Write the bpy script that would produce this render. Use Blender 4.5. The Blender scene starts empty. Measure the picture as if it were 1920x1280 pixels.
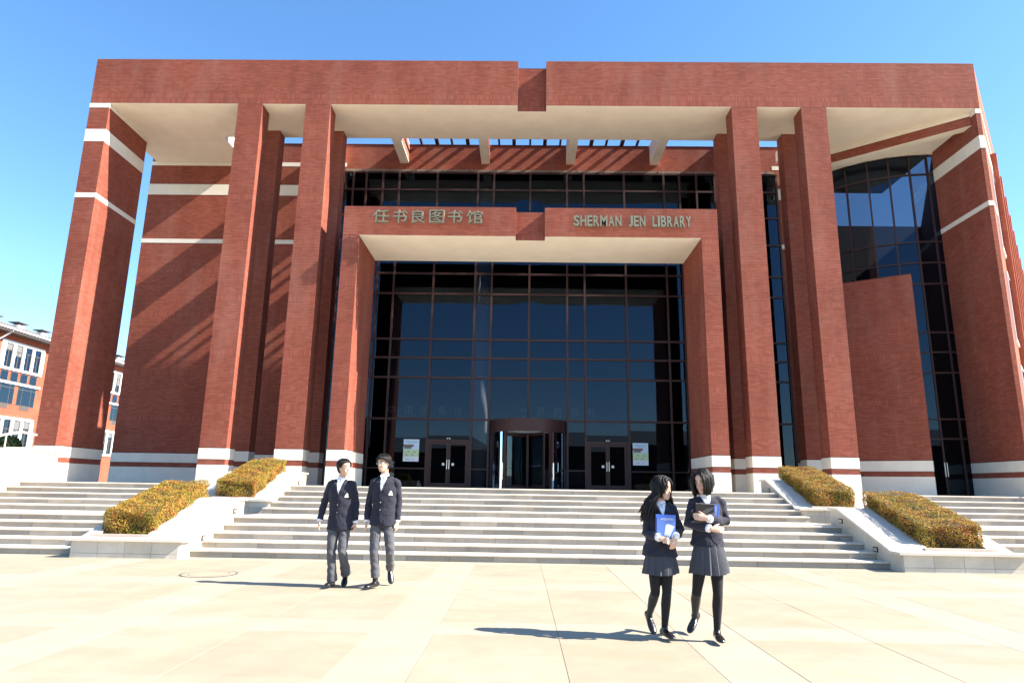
import bpy, bmesh, math, random
import numpy as np
from mathutils import Vector, Matrix, Quaternion
from mathutils.bvhtree import BVHTree

random.seed(7); rng = np.random.default_rng(7)
scene = bpy.context.scene
COL = scene.collection
R = math.radians

# ------------------------------------------------------------------ camera
CAM_H = 1.40
cd = bpy.data.cameras.new("camera"); cam = bpy.data.objects.new("camera", cd); COL.objects.link(cam)
cd.sensor_width = 36.0; cd.lens = 1255.0 / 1920.0 * 36.0; cd.clip_end = 3000; cd.clip_start = 0.05
cam.matrix_world = (Matrix.Translation((0, 0, CAM_H)) @ Matrix.Rotation(0.0172, 4, 'Z')
                    @ Matrix.Rotation(math.pi / 2 + 0.2154, 4, 'X') @ Matrix.Rotation(0.016, 4, 'Z'))
scene.camera = cam

# ------------------------------------------------------------------ sky, sun, exposure
SUN_EL, SUN_FRONT = R(40.0), R(9.5)           # elevation; angle in front of the facade plane
world = bpy.data.worlds.new("World"); scene.world = world; world.use_nodes = True
wn = world.node_tree; bgn = wn.nodes["Background"]
sky = wn.nodes.new("ShaderNodeTexSky"); sky.sky_type = 'NISHITA'; sky.sun_disc = False
sky.sun_elevation = SUN_EL; sky.sun_rotation = R(90) + SUN_FRONT
sky.altitude = 0; sky.air_density = 1.0; sky.dust_density = 0.2; sky.ozone_density = 2.5
hs = wn.nodes.new("ShaderNodeHueSaturation"); hs.inputs["Saturation"].default_value = 1.19
wn.links.new(sky.outputs[0], hs.inputs["Color"]); wn.links.new(hs.outputs[0], bgn.inputs[0]); bgn.inputs[1].default_value = 0.108
sl = bpy.data.lights.new("sun", 'SUN'); sl.energy = 5.0; sl.angle = R(0.53); sl.color = (1.0, 0.93, 0.82)
sun = bpy.data.objects.new("sun", sl); COL.objects.link(sun)
to_sun = Vector((math.cos(SUN_EL) * math.cos(SUN_FRONT), -math.cos(SUN_EL) * math.sin(SUN_FRONT), math.sin(SUN_EL)))
sun.rotation_euler = (-to_sun).to_track_quat('-Z', 'Y').to_euler(); sun.location = (30, -10, 40)
scene.view_settings.view_transform = 'Standard'; scene.view_settings.look = 'None'
scene.view_settings.exposure = 1.66; scene.view_settings.gamma = 1.0

# ------------------------------------------------------------------ materials
M = {}
def newmat(name):
    m = bpy.data.materials.new(name); m.use_nodes = True
    nt = m.node_tree; b = nt.nodes["Principled BSDF"]
    M[name] = m
    return m, nt, b
def rgb(c): return (c[0], c[1], c[2], 1.0)
def nn(nt, t, **k):
    n = nt.nodes.new(t)
    for a, v in k.items(): setattr(n, a, v)
    return n
def coord(nt, kind="Object"):
    return nn(nt, "ShaderNodeTexCoord").outputs[kind]
def noise(nt, vec, scale, detail=4, rough=0.55):
    n = nn(nt, "ShaderNodeTexNoise"); n.inputs["Scale"].default_value = scale
    n.inputs["Detail"].default_value = detail; n.inputs["Roughness"].default_value = rough
    nt.links.new(vec, n.inputs["Vector"]); return n
def ramp(nt, fac, stops):
    r = nn(nt, "ShaderNodeValToRGB"); e = r.color_ramp.elements
    while len(e) < len(stops): e.new(0.5)
    for i, (p, c) in enumerate(stops): e[i].position = p; e[i].color = rgb(c)
    nt.links.new(fac, r.inputs[0]); return r.outputs[0]
def mixc(nt, fac, a, b, mode='MIX'):
    m = nn(nt, "ShaderNodeMix", data_type='RGBA', blend_type=mode)
    for s, v in ((0, fac), (6, a), (7, b)):
        if isinstance(v, (int, float)): m.inputs[s].default_value = v
        elif isinstance(v, tuple): m.inputs[s].default_value = rgb(v)
        else: nt.links.new(v, m.inputs[s])
    return m.outputs[2]
def maprange(nt, v, a, b, c, d):
    m = nn(nt, "ShaderNodeMapRange"); nt.links.new(v, m.inputs[0])
    for i, x in enumerate((a, b, c, d)): m.inputs[i + 1].default_value = x
    return m.outputs[0]
def math_(nt, op, a, b=0.0):
    m = nn(nt, "ShaderNodeMath", operation=op)
    for i, v in enumerate((a, b)):
        if isinstance(v, (int, float)): m.inputs[i].default_value = v
        else: nt.links.new(v, m.inputs[i])
    return m.outputs[0]
def bump(nt, b, h, strength=0.3, dist=0.01):
    n = nn(nt, "ShaderNodeBump"); n.inputs["Strength"].default_value = strength; n.inputs["Distance"].default_value = dist
    nt.links.new(h, n.inputs["Height"]); nt.links.new(n.outputs[0], b.inputs["Normal"])
def rand_piece(nt):
    """random number that differs between pieces, whether a piece is an object or a loose island of a mesh"""
    g = nn(nt, "ShaderNodeNewGeometry"); o = nn(nt, "ShaderNodeObjectInfo")
    return math_(nt, 'FRACT', math_(nt, 'ADD', g.outputs["Random Per Island"], o.outputs["Random"]))
def plain(name, c, rough=0.6, metal=0.0, spec=0.5, var=0.0, scale=8.0, bmp=0.0, bscale=60.0):
    m, nt, b = newmat(name)
    b.inputs["Base Color"].default_value = rgb(c); b.inputs["Roughness"].default_value = rough
    b.inputs["Metallic"].default_value = metal; b.inputs["Specular IOR Level"].default_value = spec
    if var > 0:
        n = noise(nt, coord(nt), scale, 5)
        f = maprange(nt, n.outputs[0], 0.3, 0.7, 1 - var, 1 + var)
        nt.links.new(mixc(nt, 1.0, c, _gray(nt, f), 'MULTIPLY'), b.inputs["Base Color"])
    if bmp > 0: bump(nt, b, noise(nt, coord(nt), bscale, 3).outputs[0], bmp, 0.01)
    return m
def _gray(nt, f):
    c = nn(nt, "ShaderNodeCombineColor")
    for i in range(3): nt.links.new(f, c.inputs[i])
    return c.outputs[0]

def brick_mat(name, stops, rough=0.86):
    m, nt, b = newmat(name)
    col = ramp(nt, rand_piece(nt), stops)
    w = noise(nt, nn(nt, "ShaderNodeNewGeometry").outputs["Position"], 0.35, 5, 0.6)     # broad weathering
    col = mixc(nt, 1.0, col, _gray(nt, maprange(nt, w.outputs[0], 0.3, 0.7, 0.84, 1.16)), 'MULTIPLY')
    mp = nn(nt, "ShaderNodeMapping"); mp.inputs["Scale"].default_value = (1.1, 1.1, 0.22); nt.links.new(nn(nt, "ShaderNodeNewGeometry").outputs["Position"], mp.inputs[0])
    w2 = noise(nt, mp.outputs[0], 1.0, 6, 0.68)                                          # pale salts and run-off marks
    col = mixc(nt, maprange(nt, w2.outputs[0], 0.48, 0.78, 0.0, 0.5), col, (0.34, 0.165, 0.125))
    col = mixc(nt, maprange(nt, w2.outputs[0], 0.46, 0.28, 0.0, 0.35), col, (0.15, 0.045, 0.034))
    f = noise(nt, nn(nt, "ShaderNodeNewGeometry").outputs["Position"], 55, 3)
    col = mixc(nt, 1.0, col, _gray(nt, maprange(nt, f.outputs[0], 0.3, 0.7, 0.86, 1.12)), 'MULTIPLY')
    nt.links.new(col, b.inputs["Base Color"]); b.inputs["Roughness"].default_value = rough
    b.inputs["Specular IOR Level"].default_value = 0.25
    bump(nt, b, f.outputs[0], 0.6, 0.012)
    return m
brick_mat("brick", [(0.0, (0.228, 0.059, 0.036)), (0.3, (0.254, 0.068, 0.041)), (0.7, (0.274, 0.075, 0.046)), (1.0, (0.302, 0.088, 0.057))])
plain("mortar", (0.115, 0.034, 0.024), 0.9, spec=0.2, var=0.12)
bump(M["mortar"].node_tree, M["mortar"].node_tree.nodes["Principled BSDF"], noise(M["mortar"].node_tree, nn(M["mortar"].node_tree, "ShaderNodeNewGeometry").outputs["Position"], 55, 3).outputs[0], 0.6, 0.012)
plain("cream_render", (0.88, 0.80, 0.66), 0.85, spec=0.2, var=0.05, scale=1.2, bmp=0.08, bscale=30)
plain("cream_stone", (0.72, 0.67, 0.58), 0.75, spec=0.3, var=0.06, scale=2.0, bmp=0.06)
plain("bronze_metal", (0.042, 0.017, 0.015), 0.5, metal=0.0, spec=0.35)
plain("steel", (0.72, 0.72, 0.72), 0.25, metal=1.0)
plain("black_wire", (0.03, 0.03, 0.035), 0.6)
plain("panel_bronze", (0.26, 0.2, 0.17), 0.35, metal=0.35)
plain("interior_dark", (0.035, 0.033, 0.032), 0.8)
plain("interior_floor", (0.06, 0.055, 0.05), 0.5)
plain("interior_white", (0.85, 0.86, 0.88), 0.5)
plain("slogan_grey", (0.8, 0.78, 0.72), 0.6)
plain("letter_bronze", (0.22, 0.205, 0.135), 0.45, metal=0.3, var=0.06)
plain("soil", (0.07, 0.05, 0.035), 0.95, var=0.3, scale=20)
plain("asphalt_roof", (0.36, 0.35, 0.33), 0.85, var=0.1)
plain("white_paint", (0.82, 0.80, 0.77), 0.6, var=0.03, scale=2)
plain("dark_void", (0.012, 0.012, 0.014), 0.7)
plain("iron", (0.16, 0.14, 0.12), 0.7, metal=0.4, var=0.2, scale=15)

def granite(name, stops, speck=0.22, rough=0.65, stain=0.12, tint=(0.40, 0.27, 0.14), tf=0.22):
    m, nt, b = newmat(name); pos = nn(nt, "ShaderNodeNewGeometry").outputs["Position"]
    col = ramp(nt, rand_piece(nt), stops)
    s = noise(nt, pos, 130, 2, 0.7)
    col = mixc(nt, 1.0, col, _gray(nt, maprange(nt, s.outputs[0], 0.33, 0.67, 1 - speck, 1 + speck)), 'MULTIPLY')
    w = noise(nt, pos, 1.7, 6, 0.65)
    col = mixc(nt, 1.0, col, _gray(nt, maprange(nt, w.outputs[0], 0.3, 0.7, 1 - stain, 1 + stain)), 'MULTIPLY')
    w2 = noise(nt, pos, 0.9, 5, 0.7)
    col = mixc(nt, maprange(nt, w2.outputs[0], 0.5, 0.74, 0.0, tf), col, tint)
    nt.links.new(col, b.inputs["Base Color"]); b.inputs["Roughness"].default_value = rough
    b.inputs["Specular IOR Level"].default_value = 0.3
    bump(nt, b, s.outputs[0], 0.15, 0.002)
    return m
granite("granite_grey", [(0.0, (0.25, 0.228, 0.20)), (0.5, (0.30, 0.275, 0.24)), (0.85, (0.345, 0.31, 0.265)), (1.0, (0.42, 0.37, 0.305))], 0.30)
granite("granite_tread", [(0.0, (0.56, 0.50, 0.42)), (1.0, (0.66, 0.60, 0.51))], 0.1)
granite("granite_cream", [(0.0, (0.50, 0.44, 0.35)), (1.0, (0.60, 0.54, 0.45))], 0.12, stain=0.14)
granite("paving_tan", [(0.0, (0.312, 0.268, 0.193)), (0.5, (0.325, 0.280, 0.203)), (1.0, (0.340, 0.294, 0.215))], 0.07, stain=0.10, tint=(0.33, 0.25, 0.155), tf=.75)
granite("paving_pale", [(0.0, (0.345, 0.301, 0.225)), (1.0, (0.358, 0.314, 0.236))], 0.06, stain=0.07, tint=(0.34, 0.265, 0.17), tf=.5)
plain("joint_sand", (0.29, 0.24, 0.17), 0.95, var=0.15, scale=3)
plain("ground_far", (0.32, 0.27, 0.2), 0.9, var=0.12, scale=0.3)

def glass(name, tint, ior, rough=0.0):
    m, nt, b = newmat(name); nt.nodes.remove(b); out = nt.nodes["Material Output"]
    t = nn(nt, "ShaderNodeBsdfTransparent"); t.inputs[0].default_value = rgb(tint)
    g = nn(nt, "ShaderNodeBsdfGlossy"); g.inputs["Roughness"].default_value = rough; g.inputs[0].default_value = (0.52, 0.74, 1, 1)
    f = nn(nt, "ShaderNodeFresnel"); f.inputs[0].default_value = ior
    mx = nn(nt, "ShaderNodeMixShader")
    nt.links.new(f.outputs[0], mx.inputs[0]); nt.links.new(t.outputs[0], mx.inputs[1]); nt.links.new(g.outputs[0], mx.inputs[2])
    nt.links.new(mx.outputs[0], out.inputs[0]); return m
glass("glass_tinted", (0.42, 0.44, 0.48), 1.44)
glass("glass_clear", (0.75, 0.8, 0.8), 1.45)
glass("glass_window", (0.10, 0.11, 0.12), 1.9)

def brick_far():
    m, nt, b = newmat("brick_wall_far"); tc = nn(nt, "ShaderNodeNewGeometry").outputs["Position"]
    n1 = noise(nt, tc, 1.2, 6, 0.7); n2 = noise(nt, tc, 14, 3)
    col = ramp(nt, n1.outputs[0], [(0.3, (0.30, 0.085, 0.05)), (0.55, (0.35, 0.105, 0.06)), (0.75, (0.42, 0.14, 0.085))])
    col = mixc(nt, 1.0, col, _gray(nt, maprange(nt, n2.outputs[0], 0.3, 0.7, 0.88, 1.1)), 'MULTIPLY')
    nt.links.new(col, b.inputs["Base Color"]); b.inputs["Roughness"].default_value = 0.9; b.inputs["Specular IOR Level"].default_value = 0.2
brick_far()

# ------------------------------------------------------------------ mesh helpers
class MB:
    def __init__(s): s.v = []; s.f = []
    def add(s, vs, fs):
        o = len(s.v); s.v += [tuple(p) for p in vs]; s.f += [tuple(i + o for i in f) for f in fs]; return s
    def box(s, x0, x1, y0, y1, z0, z1):
        return s.add([(x0, y0, z0), (x1, y0, z0), (x1, y1, z0), (x0, y1, z0), (x0, y0, z1), (x1, y0, z1), (x1, y1, z1), (x0, y1, z1)],
                     [(0, 3, 2, 1), (4, 5, 6, 7), (0, 1, 5, 4), (1, 2, 6, 5), (2, 3, 7, 6), (3, 0, 4, 7)])
    def prism(s, poly, z0, z1):
        """poly counter-clockwise in plan"""
        n = len(poly)
        vs = [(x, y, z0) for x, y in poly] + [(x, y, z1) for x, y in poly]
        fs = [tuple(range(n - 1, -1, -1)), tuple(range(n, 2 * n))] + [(i, (i + 1) % n, n + (i + 1) % n, n + i) for i in range(n)]
        return s.add(vs, fs)
    def profile_x(s, prof, x0, x1):
        """prof: list of (y, z), counter-clockwise seen from +x"""
        n = len(prof)
        vs = [(x0, y, z) for y, z in prof] + [(x1, y, z) for y, z in prof]
        fs = [tuple(range(n - 1, -1, -1)), tuple(range(n, 2 * n))] + [(i, (i + 1) % n, n + (i + 1) % n, n + i) for i in range(n)]
        return s.add(vs, fs)
    def obox(s, c, u, v, w, hu, hv, hw):
        c, u, v, w = (Vector(q) for q in (c, u, v, w)); vs = []
        for k in (-1, 1):
            for j, i in ((-1, -1), (-1, 1), (1, 1), (1, -1)): vs.append(c + u * hu * i + v * hv * j + w * hw * k)
        return s.add(vs, [(0, 3, 2, 1), (4, 5, 6, 7), (0, 1, 5, 4), (1, 2, 6, 5), (2, 3, 7, 6), (3, 0, 4, 7)])
    def bar(s, p, q, r, n=8):
        p, q = Vector(p), Vector(q); d = (q - p).normalized()
        a = d.orthogonal().normalized(); b = d.cross(a); vs = []
        for c in (p, q):
            for i in range(n): t = 2 * math.pi * i / n; vs.append(c + (a * math.cos(t) + b * math.sin(t)) * r)
        return s.add(vs, [tuple(range(n - 1, -1, -1)), tuple(range(n, 2 * n))] + [(i, (i + 1) % n, n + (i + 1) % n, n + i) for i in range(n)])
    def mesh(s, name):
        me = bpy.data.meshes.new(name); me.from_pydata(s.v, [], s.f); me.update(); return me
def link(name, me, mat, parent=None, **props):
    o = bpy.data.objects.new(name, me); COL.objects.link(o)
    if mat is not None and me is not None and len(me.materials) == 0: me.materials.append(M[mat] if isinstance(mat, str) else mat)
    if parent: o.parent = parent; o.matrix_parent_inverse = parent.matrix_world.inverted() if False else Matrix.Identity(4)
    for k, v in props.items(): o[k] = v
    return o
def obj(name, mb, mat, parent=None, **props):
    return link(name, mb.mesh(name), mat, parent, **props)
def thing(name, label, category, loc=(0, 0, 0), group=None):
    e = bpy.data.objects.new(name, None); COL.objects.link(e); e.location = loc; e.empty_display_size = 0.3
    e["label"] = label; e["category"] = category
    if group: e["group"] = group
    return e
def local(o, loc):
    """shift a part's mesh (built in world coordinates) into its parent's frame"""
    o.data.transform(Matrix.Translation(-Vector(loc)))
def smooth(me):
    me.polygons.foreach_set("use_smooth", [True] * len(me.polygons)); me.update()
def quads(name, V, F):
    me = bpy.data.meshes.new(name); nv, nf = len(V), len(F)
    me.vertices.add(nv); me.vertices.foreach_set("co", np.asarray(V, np.float32).ravel())
    me.loops.add(nf * 4); me.loops.foreach_set("vertex_index", np.asarray(F, np.int32).ravel())
    me.polygons.add(nf); me.polygons.foreach_set("loop_start", np.arange(0, nf * 4, 4, dtype=np.int32))
    me.update(calc_edges=True); me.validate(); me.shade_flat(); return me

# bricks -----------------------------------------------------------
CH, BL, JT, PROUD = 0.066, 0.25, 0.0105, 0.0012
VJ = 0.0055
def brick_rects(W, z0, z1, soldiers=()):
    """list of (a0, a1, z0, z1) of bricks that fill a face of width W from z0 to z1; soldiers: heights at which an upright course starts"""
    out = []; z = z0; row = 0; sold = sorted(soldiers)
    while z < z1 - 0.02:
        hit = [q for q in sold if q - 0.036 <= z < q + 0.036]
        if hit and z + 0.2 < z1 + 0.06:
            h = min(0.25, z1 - z); n = max(1, round(W / CH)); w = W / n
            for i in range(n): out.append((i * w + VJ / 2, (i + 1) * w - VJ / 2, z, z + h - JT))
            z += h; sold = [q for q in sold if q not in hit]
        else:
            h = min(CH, z1 - z); a = -BL * (0.5 if row % 2 else 0.0)
            while a < W - 1e-4:
                a0, a1 = max(a, 0), min(a + BL, W)
                if a1 - a0 > 0.03: out.append((a0 + (VJ / 2 if a0 > 0 else 0), a1 - (VJ / 2 if a1 < W else 0), z, z + h - JT))
                a += BL
            z += h
        row += 1
    return out
class Bricks:
    def __init__(s): s.q = []
    def face(s, o, u, n, W, z0, z1, soldiers=(), skip=()):
        """o: plan point (x, y) of the face's start, u: plan direction along it, n: outward plan normal"""
        for r in brick_rects(W, z0, z1, soldiers):
            zc = (r[2] + r[3]) / 2
            if any(a < zc < b for a, b in skip): continue
            s.q.append((o, u, n, r))
        return s
    def arrays(s):
        m = len(s.q); V = np.zeros((m, 8, 3)); pr = PROUD + rng.normal(0, 0.00012, m)
        for i, (o, u, n, (a0, a1, b0, b1)) in enumerate(s.q):
            p = pr[i]
            for k, (a, z) in enumerate(((a0, b0), (a1, b0), (a1, b1), (a0, b1))):
                x, y = o[0] + u[0] * a, o[1] + u[1] * a
                V[i, k] = (x - n[0] * .004, y - n[1] * .004, z); V[i, k + 4] = (x + n[0] * p, y + n[1] * p, z)
        base = np.array([(4, 5, 6, 7), (0, 1, 5, 4), (1, 2, 6, 5), (2, 3, 7, 6), (3, 0, 4, 7)])
        F = (base[None] + (np.arange(m) * 8)[:, None, None]).reshape(-1, 4)
        return V.reshape(-1, 3), F
    def build(s, name, parent, mat="brick"):
        V, F = s.arrays(); o = link(name, quads(name, V, F), mat, parent); o["kind"] = "stuff"; return o

# ================================================================== THE SETTING
ground = obj("ground", MB().add([(-900, -900, -0.034), (900, -900, -0.034), (900, 900, -0.034), (-900, 900, -0.034)], [(0, 1, 2, 3)]), "ground_far", kind="structure")

# plaza: tan slabs in 3.05 m squares framed by pale strips
plaza = obj("plaza", MB().box(-14.5, 16.5, 1.5, 16.6, -0.05, -0.016), "joint_sand", kind="structure")
PER, SW = 3.05, 0.62
slabs = []                                   # (x0, x1, y0, y1, mat)
xs = [-4.2 + PER * k for k in range(-3, 7)]; ys = [7.3 + PER * k for k in range(-1, 4)]
for xc in xs:
    for yc in ys:
        slabs.append((xc - SW / 2, xc + SW / 2, yc - SW / 2, yc + SW / 2, "paving_pale"))
        xa, xb, ya, yb = xc + SW / 2, xc + PER - SW / 2, yc + SW / 2, yc + PER - SW / 2
        for i in range(3):                   # strip running away from the viewer
            slabs.append((xc - SW / 2, xc + SW / 2, ya + (yb - ya) * i / 3, ya + (yb - ya) * (i + 1) / 3, "paving_pale"))
        for i in range(2):
            slabs.append((xa + (xb - xa) * i / 2, xa + (xb - xa) * (i + 1) / 2, yc - SW / 2, yc + SW / 2, "paving_pale"))
            for j in range(3):
                slabs.append((xa + (xb - xa) * i / 2, xa + (xb - xa) * (i + 1) / 2, ya + (yb - ya) * j / 3, ya + (yb - ya) * (j + 1) / 3, "paving_tan"))
def in_view(s):
    x, y = (s[0] + s[1]) / 2, (s[2] + s[3]) / 2
    return abs(x) < 0.86 * y + 0.5 and y < 13.4
def showing(s):
    return (s[1] - s[0]) * (s[3] - s[2]) / ((s[2] + s[3]) / 2) ** 3 if in_view(s) else 0
slabs.sort(key=showing, reverse=True)
cache = {}; far = {"paving_tan": MB(), "paving_pale": MB()}
for k, (x0, x1, y0, y1, m) in enumerate(slabs):
    g = 0.0016; h = random.uniform(-0.0008, 0.0008)
    if k < 300:
        key = (round(x1 - x0, 3), round(y1 - y0, 3), m)
        if key not in cache:
            a, b = (x1 - x0) / 2 - g, (y1 - y0) / 2 - g
            cache[key] = MB().add([(-a, -b, -.03), (a, -b, -.03), (a, b, -.03), (-a, b, -.03), (-a, -b, -.002), (a, -b, -.002), (a, b, -.002), (-a, b, -.002),
                                   (-a + .003, -b + .003, 0), (a - .003, -b + .003, 0), (a - .003, b - .003, 0), (-a + .003, b - .003, 0)],
                                  [(0, 1, 5, 4), (1, 2, 6, 5), (2, 3, 7, 6), (3, 0, 4, 7), (4, 5, 9, 8), (5, 6, 10, 9), (6, 7, 11, 10), (7, 4, 8, 11), (8, 9, 10, 11)]).mesh("paving_stone")
        o = link("paving_stone", cache[key], m, plaza); o.location = ((x0 + x1) / 2, (y0 + y1) / 2, h)
    else:
        far[m].box(x0 + g, x1 - g, y0 + g, y1 - g, -0.03, h)
for m, mb in far.items():
    o = obj("paving_stones", mb, m, plaza); o["kind"] = "stuff"

ZT = 1.38                                    # terrace level
granite("granite_terrace", [(0.0, (0.44, 0.39, 0.31)), (1.0, (0.48, 0.43, 0.35))], 0.06, stain=0.06)
terrace = obj("terrace", MB().box(-24, 26, 19.35, 62, 0.4, ZT - 0.004), "granite_terrace", kind="structure")

# ------------------------------------------------------------------ stairs
RISE = ZT / 10
stepY = [13.45 + 0.47 * i for i in range(5)] + [17.0 + 0.475 * i for i in range(5)]      # front edge of every step
def staircase(label, x0, x1, seed):
    t = thing("stone_staircase", label, "stairs", ((x0 + x1) / 2, 13.45, 0))
    r = random.Random(seed); W = x1 - x0; L = t.location
    meshes = {}
    def piece(name, xa, xb, ya, yb, za, zb, mat, bev=0.006):
        key = (name, round(xb - xa, 3), round(yb - ya, 3), mat)
        if key not in meshes:
            a, b, c = (xb - xa) / 2, (yb - ya) / 2, (zb - za)
            bm = bmesh.new(); bmesh.ops.create_cube(bm, size=1)
            bmesh.ops.scale(bm, vec=(2 * a, 2 * b, c), verts=bm.verts)
            bmesh.ops.bevel(bm, geom=[e for e in bm.edges if abs(e.verts[0].co.x - e.verts[1].co.x) > a], offset=bev, segments=1, affect='EDGES')
            me = bpy.data.meshes.new(name); bm.to_mesh(me); bm.free(); meshes[key] = me
        o = link(name, meshes[key], mat, t)
        o.location = ((xa + xb) / 2 - L.x, (ya + yb) / 2 - L.y, (za + zb) / 2); return o
    core = MB(); prev = None
    for i, y in enumerate(stepY):
        z1 = RISE * (i + 1); back = (stepY[i + 1] if i < 9 else 19.4)
        core.box(x0, x1, y + 0.09, back + 0.1, 0 if i == 0 else RISE * i - 0.05, z1 - 0.045)
        n = max(2, round(W / 0.86)); off = r.uniform(0.2, 0.8) if i % 2 else 0.0
        cuts = [x0] + sorted(x0 + (j + off) * W / n for j in range(0 if off else 1, n)) + [x1]
        for a, b in zip(cuts, cuts[1:]):
            if b - a < 0.03: continue
            dy = r.uniform(-0.004, 0.004)
            piece("riser_stone", a + .0025, b - .0025, y + 0.03 + dy, y + 0.10 + dy, z1 - RISE, z1 - 0.034, "granite_grey")
        n2 = max(2, round(W / 1.12)); off = r.uniform(0.2, 0.8)
        cuts = [x0] + sorted(x0 + (j + off) * W / n2 for j in range(n2)) + [x1]
        for a, b in zip(cuts, cuts[1:]):
            if b - a < 0.03: continue
            piece("tread_stone", a + .002, b - .002, y, back + 0.06, z1 - 0.034, z1 + r.uniform(-.001, .001), "granite_tread")
    c = obj("core", core, "granite_grey", t); local(c, L)
    return t
PLX0, PLX1, PRX0, PRX1 = -8.46, -6.42, 7.06, 9.26         # the two planters (outer / inner faces)
staircase("wide central granite stairs between the two hedge planters", PLX1, PRX0, 1)
staircase("granite side stairs at the left of the left hedge planter", -14.0, PLX0, 2)
staircase("granite side stairs at the right of the right hedge planter", PRX1, 14.9, 3)

# ------------------------------------------------------------------ planters and hedges
def planter(label, x0, x1, inner, lower, hx0, hx1):
    """inner: +1 if the central stairs are on its +x side; lower: the unit on the plaza or the one on the landing"""
    if lower: yf, yb, z0, zf, zb, y1, y2 = 13.02, 15.85, 0.0, 0.36, 1.08, 13.35, 15.45
    else:     yf, yb, z0, zf, zb, y1, y2 = 17.42, 20.25, 0.55, 1.02, 1.75, 17.72, 19.75
    t = thing("stone_planter", label, "planter", ((x0 + x1) / 2, yf, z0 if lower else 0.69)); L = t.location
    def P(name, mb, mat): o = obj(name, mb, mat, t); local(o, L); return o
    wt = 0.16
    prof = [(yf, z0), (yb, z0), (yb, zb - .05), (y2, zb - .05), (y1, zf - .05), (yf, zf - .05)]
    P("side_wall", MB().profile_x(prof, x0, x0 + wt), "granite_cream")
    P("side_wall", MB().profile_x(prof, x1 - wt, x1), "granite_cream")
    P("back_wall", MB().box(x0 + wt, x1 - wt, yb - .16, yb - .002, z0, zb - .05), "granite_cream")
    P("front_wall", MB().box(x0 + wt, x1 - wt, yf + .03, yf + .2, z0, zf - .05), "mortar_stone")
    nst = 4
    for i in range(nst):                                   # facing stones of the front, the lower course narrow
        a, b = x0 + (x1 - x0) * i / nst, x0 + (x1 - x0) * (i + 1) / nst
        if lower:
            P("facing_stone", MB().box(a + .003, b - .003, yf - .012, yf + .03, z0, z0 + .085), "granite_cream")
            P("facing_stone", MB().box(a + .003, b - .003, yf - .010, yf + .03, z0 + .09, zf - .05), "granite_cream")
        else:
            P("facing_stone", MB().box(a + .003, b - .003, yf - .010, yf + .03, z0, zf - .2), "granite_cream")
            P("facing_stone", MB().box(a + .003, b - .003, yf - .012, yf + .03, zf - .196, zf - .05), "granite_cream")
    # thin stone plates on the sides with open joints
    for sx, xa in ((-1, x0), (1, x1)):
        for ya, yc in zip(np.arange(yf, yb - .2, .7), list(np.arange(yf + .7, yb - .2, .7)) + [yb]):
            def top(y): return zf - .055 if y < y1 else (zb - .055 if y > y2 else zf - .055 + (zb - zf) * (y - y1) / (y2 - y1))
            ks = sorted({ya + .003, yc - .003} | {q for q in (y1, y2) if ya + .01 < q < yc - .01})
            pr = [(ya + .003, z0), (yc - .003, z0)] + [(q, top(q)) for q in reversed(ks)]
            P("facing_stone", MB().profile_x(pr, xa - (.012 if sx < 0 else -.001), xa + (.012 if sx > 0 else -.001)), "granite_cream")
    ov = 0.05; cw = 0.40                                    # cap stones: flat front, sloping sides, flat back
    for (a, b) in ((x0 - ov, hx0 + .05), (hx1 - .05, x1 + ov)):
        ext = 0.20 if lower else 0.12
        P("cap_stone", MB().profile_x([(y1, zf - .05), (y2, zb - .05), (y2, zb), (y1, zf)], a, b), "granite_cap")
        P("cap_stone", MB().profile_x([(y2 + .002, zb - .05), (yb + ov, zb - .05), (yb + ov, zb), (y2 + .002, zb)], a, b), "granite_cap")
    P("cap_stone", MB().box(x0 - .09, x1 + .09, yf - .07, y1 - .002, zf - .05, zf), "granite_cap")
    P("cap_stone", MB().box(hx0 + .053, hx1 - .053, yb - .3, yb + ov, zb - .05, zb), "granite_cap")
    P("kerb", MB().box(hx0 - .06, hx1 + .06, y1 + .01, y1 + .09, zf - .04, zf + .05), "granite_pink")
    P("soil", MB().profile_x([(y1, zf - .14), (y2 + .2, zb - .14), (y2 + .2, zb - .03), (y1 + .08, zf - .02)], hx0 + .054, hx1 - .054), "soil")
    xi = x1 if inner > 0 else x0; s = 1 if inner > 0 else -1
    for yy in ((13.95, 15.35) if lower else (18.1, 19.6)):   # little step lights in the wall towards the central stairs
        zz = (0.36 if lower else 1.02) + (yy - (13.35 if lower else 17.72)) * (0.343 if lower else 0.36) - 0.24
        l = P("step_light", MB().box(min(xi + s * .014, xi + s * .028), max(xi + s * .014, xi + s * .028), yy - .085, yy + .085, zz - .05, zz + .05), "bronze_metal")
        q = obj("lens", MB().box(min(xi + s * .029, xi + s * .034), max(xi + s * .029, xi + s * .034), yy - .06, yy + .06, zz - .03, zz + .03), "steel_dull", l); local(q, L)
    return t
granite("granite_cap", [(0.0, (0.60, 0.54, 0.45)), (1.0, (0.66, 0.60, 0.51))], 0.06, stain=0.06)
granite("granite_pink", [(0.0, (0.50, 0.40, 0.33)), (1.0, (0.54, 0.44, 0.37))], 0.08)
plain("mortar_stone", (0.30, 0.26, 0.21), 0.95, var=0.15)
plain("steel_dull", (0.5, 0.47, 0.42), 0.5, metal=0.5)
planter("cream stone planter under the lower left hedge, front end on the plaza", PLX0, PLX1, 1, True, -8.30, -7.24)
planter("cream stone planter under the upper left hedge, on the stair landing", PLX0, PLX1, 1, False, -7.98, -6.96)
planter("cream stone planter under the lower right hedge, front end on the plaza", PRX0, PRX1, -1, True, 7.74, 8.98)
planter("cream stone planter under the upper right hedge, on the stair landing", PRX0, PRX1, -1, False, 7.50, 8.58)

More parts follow.
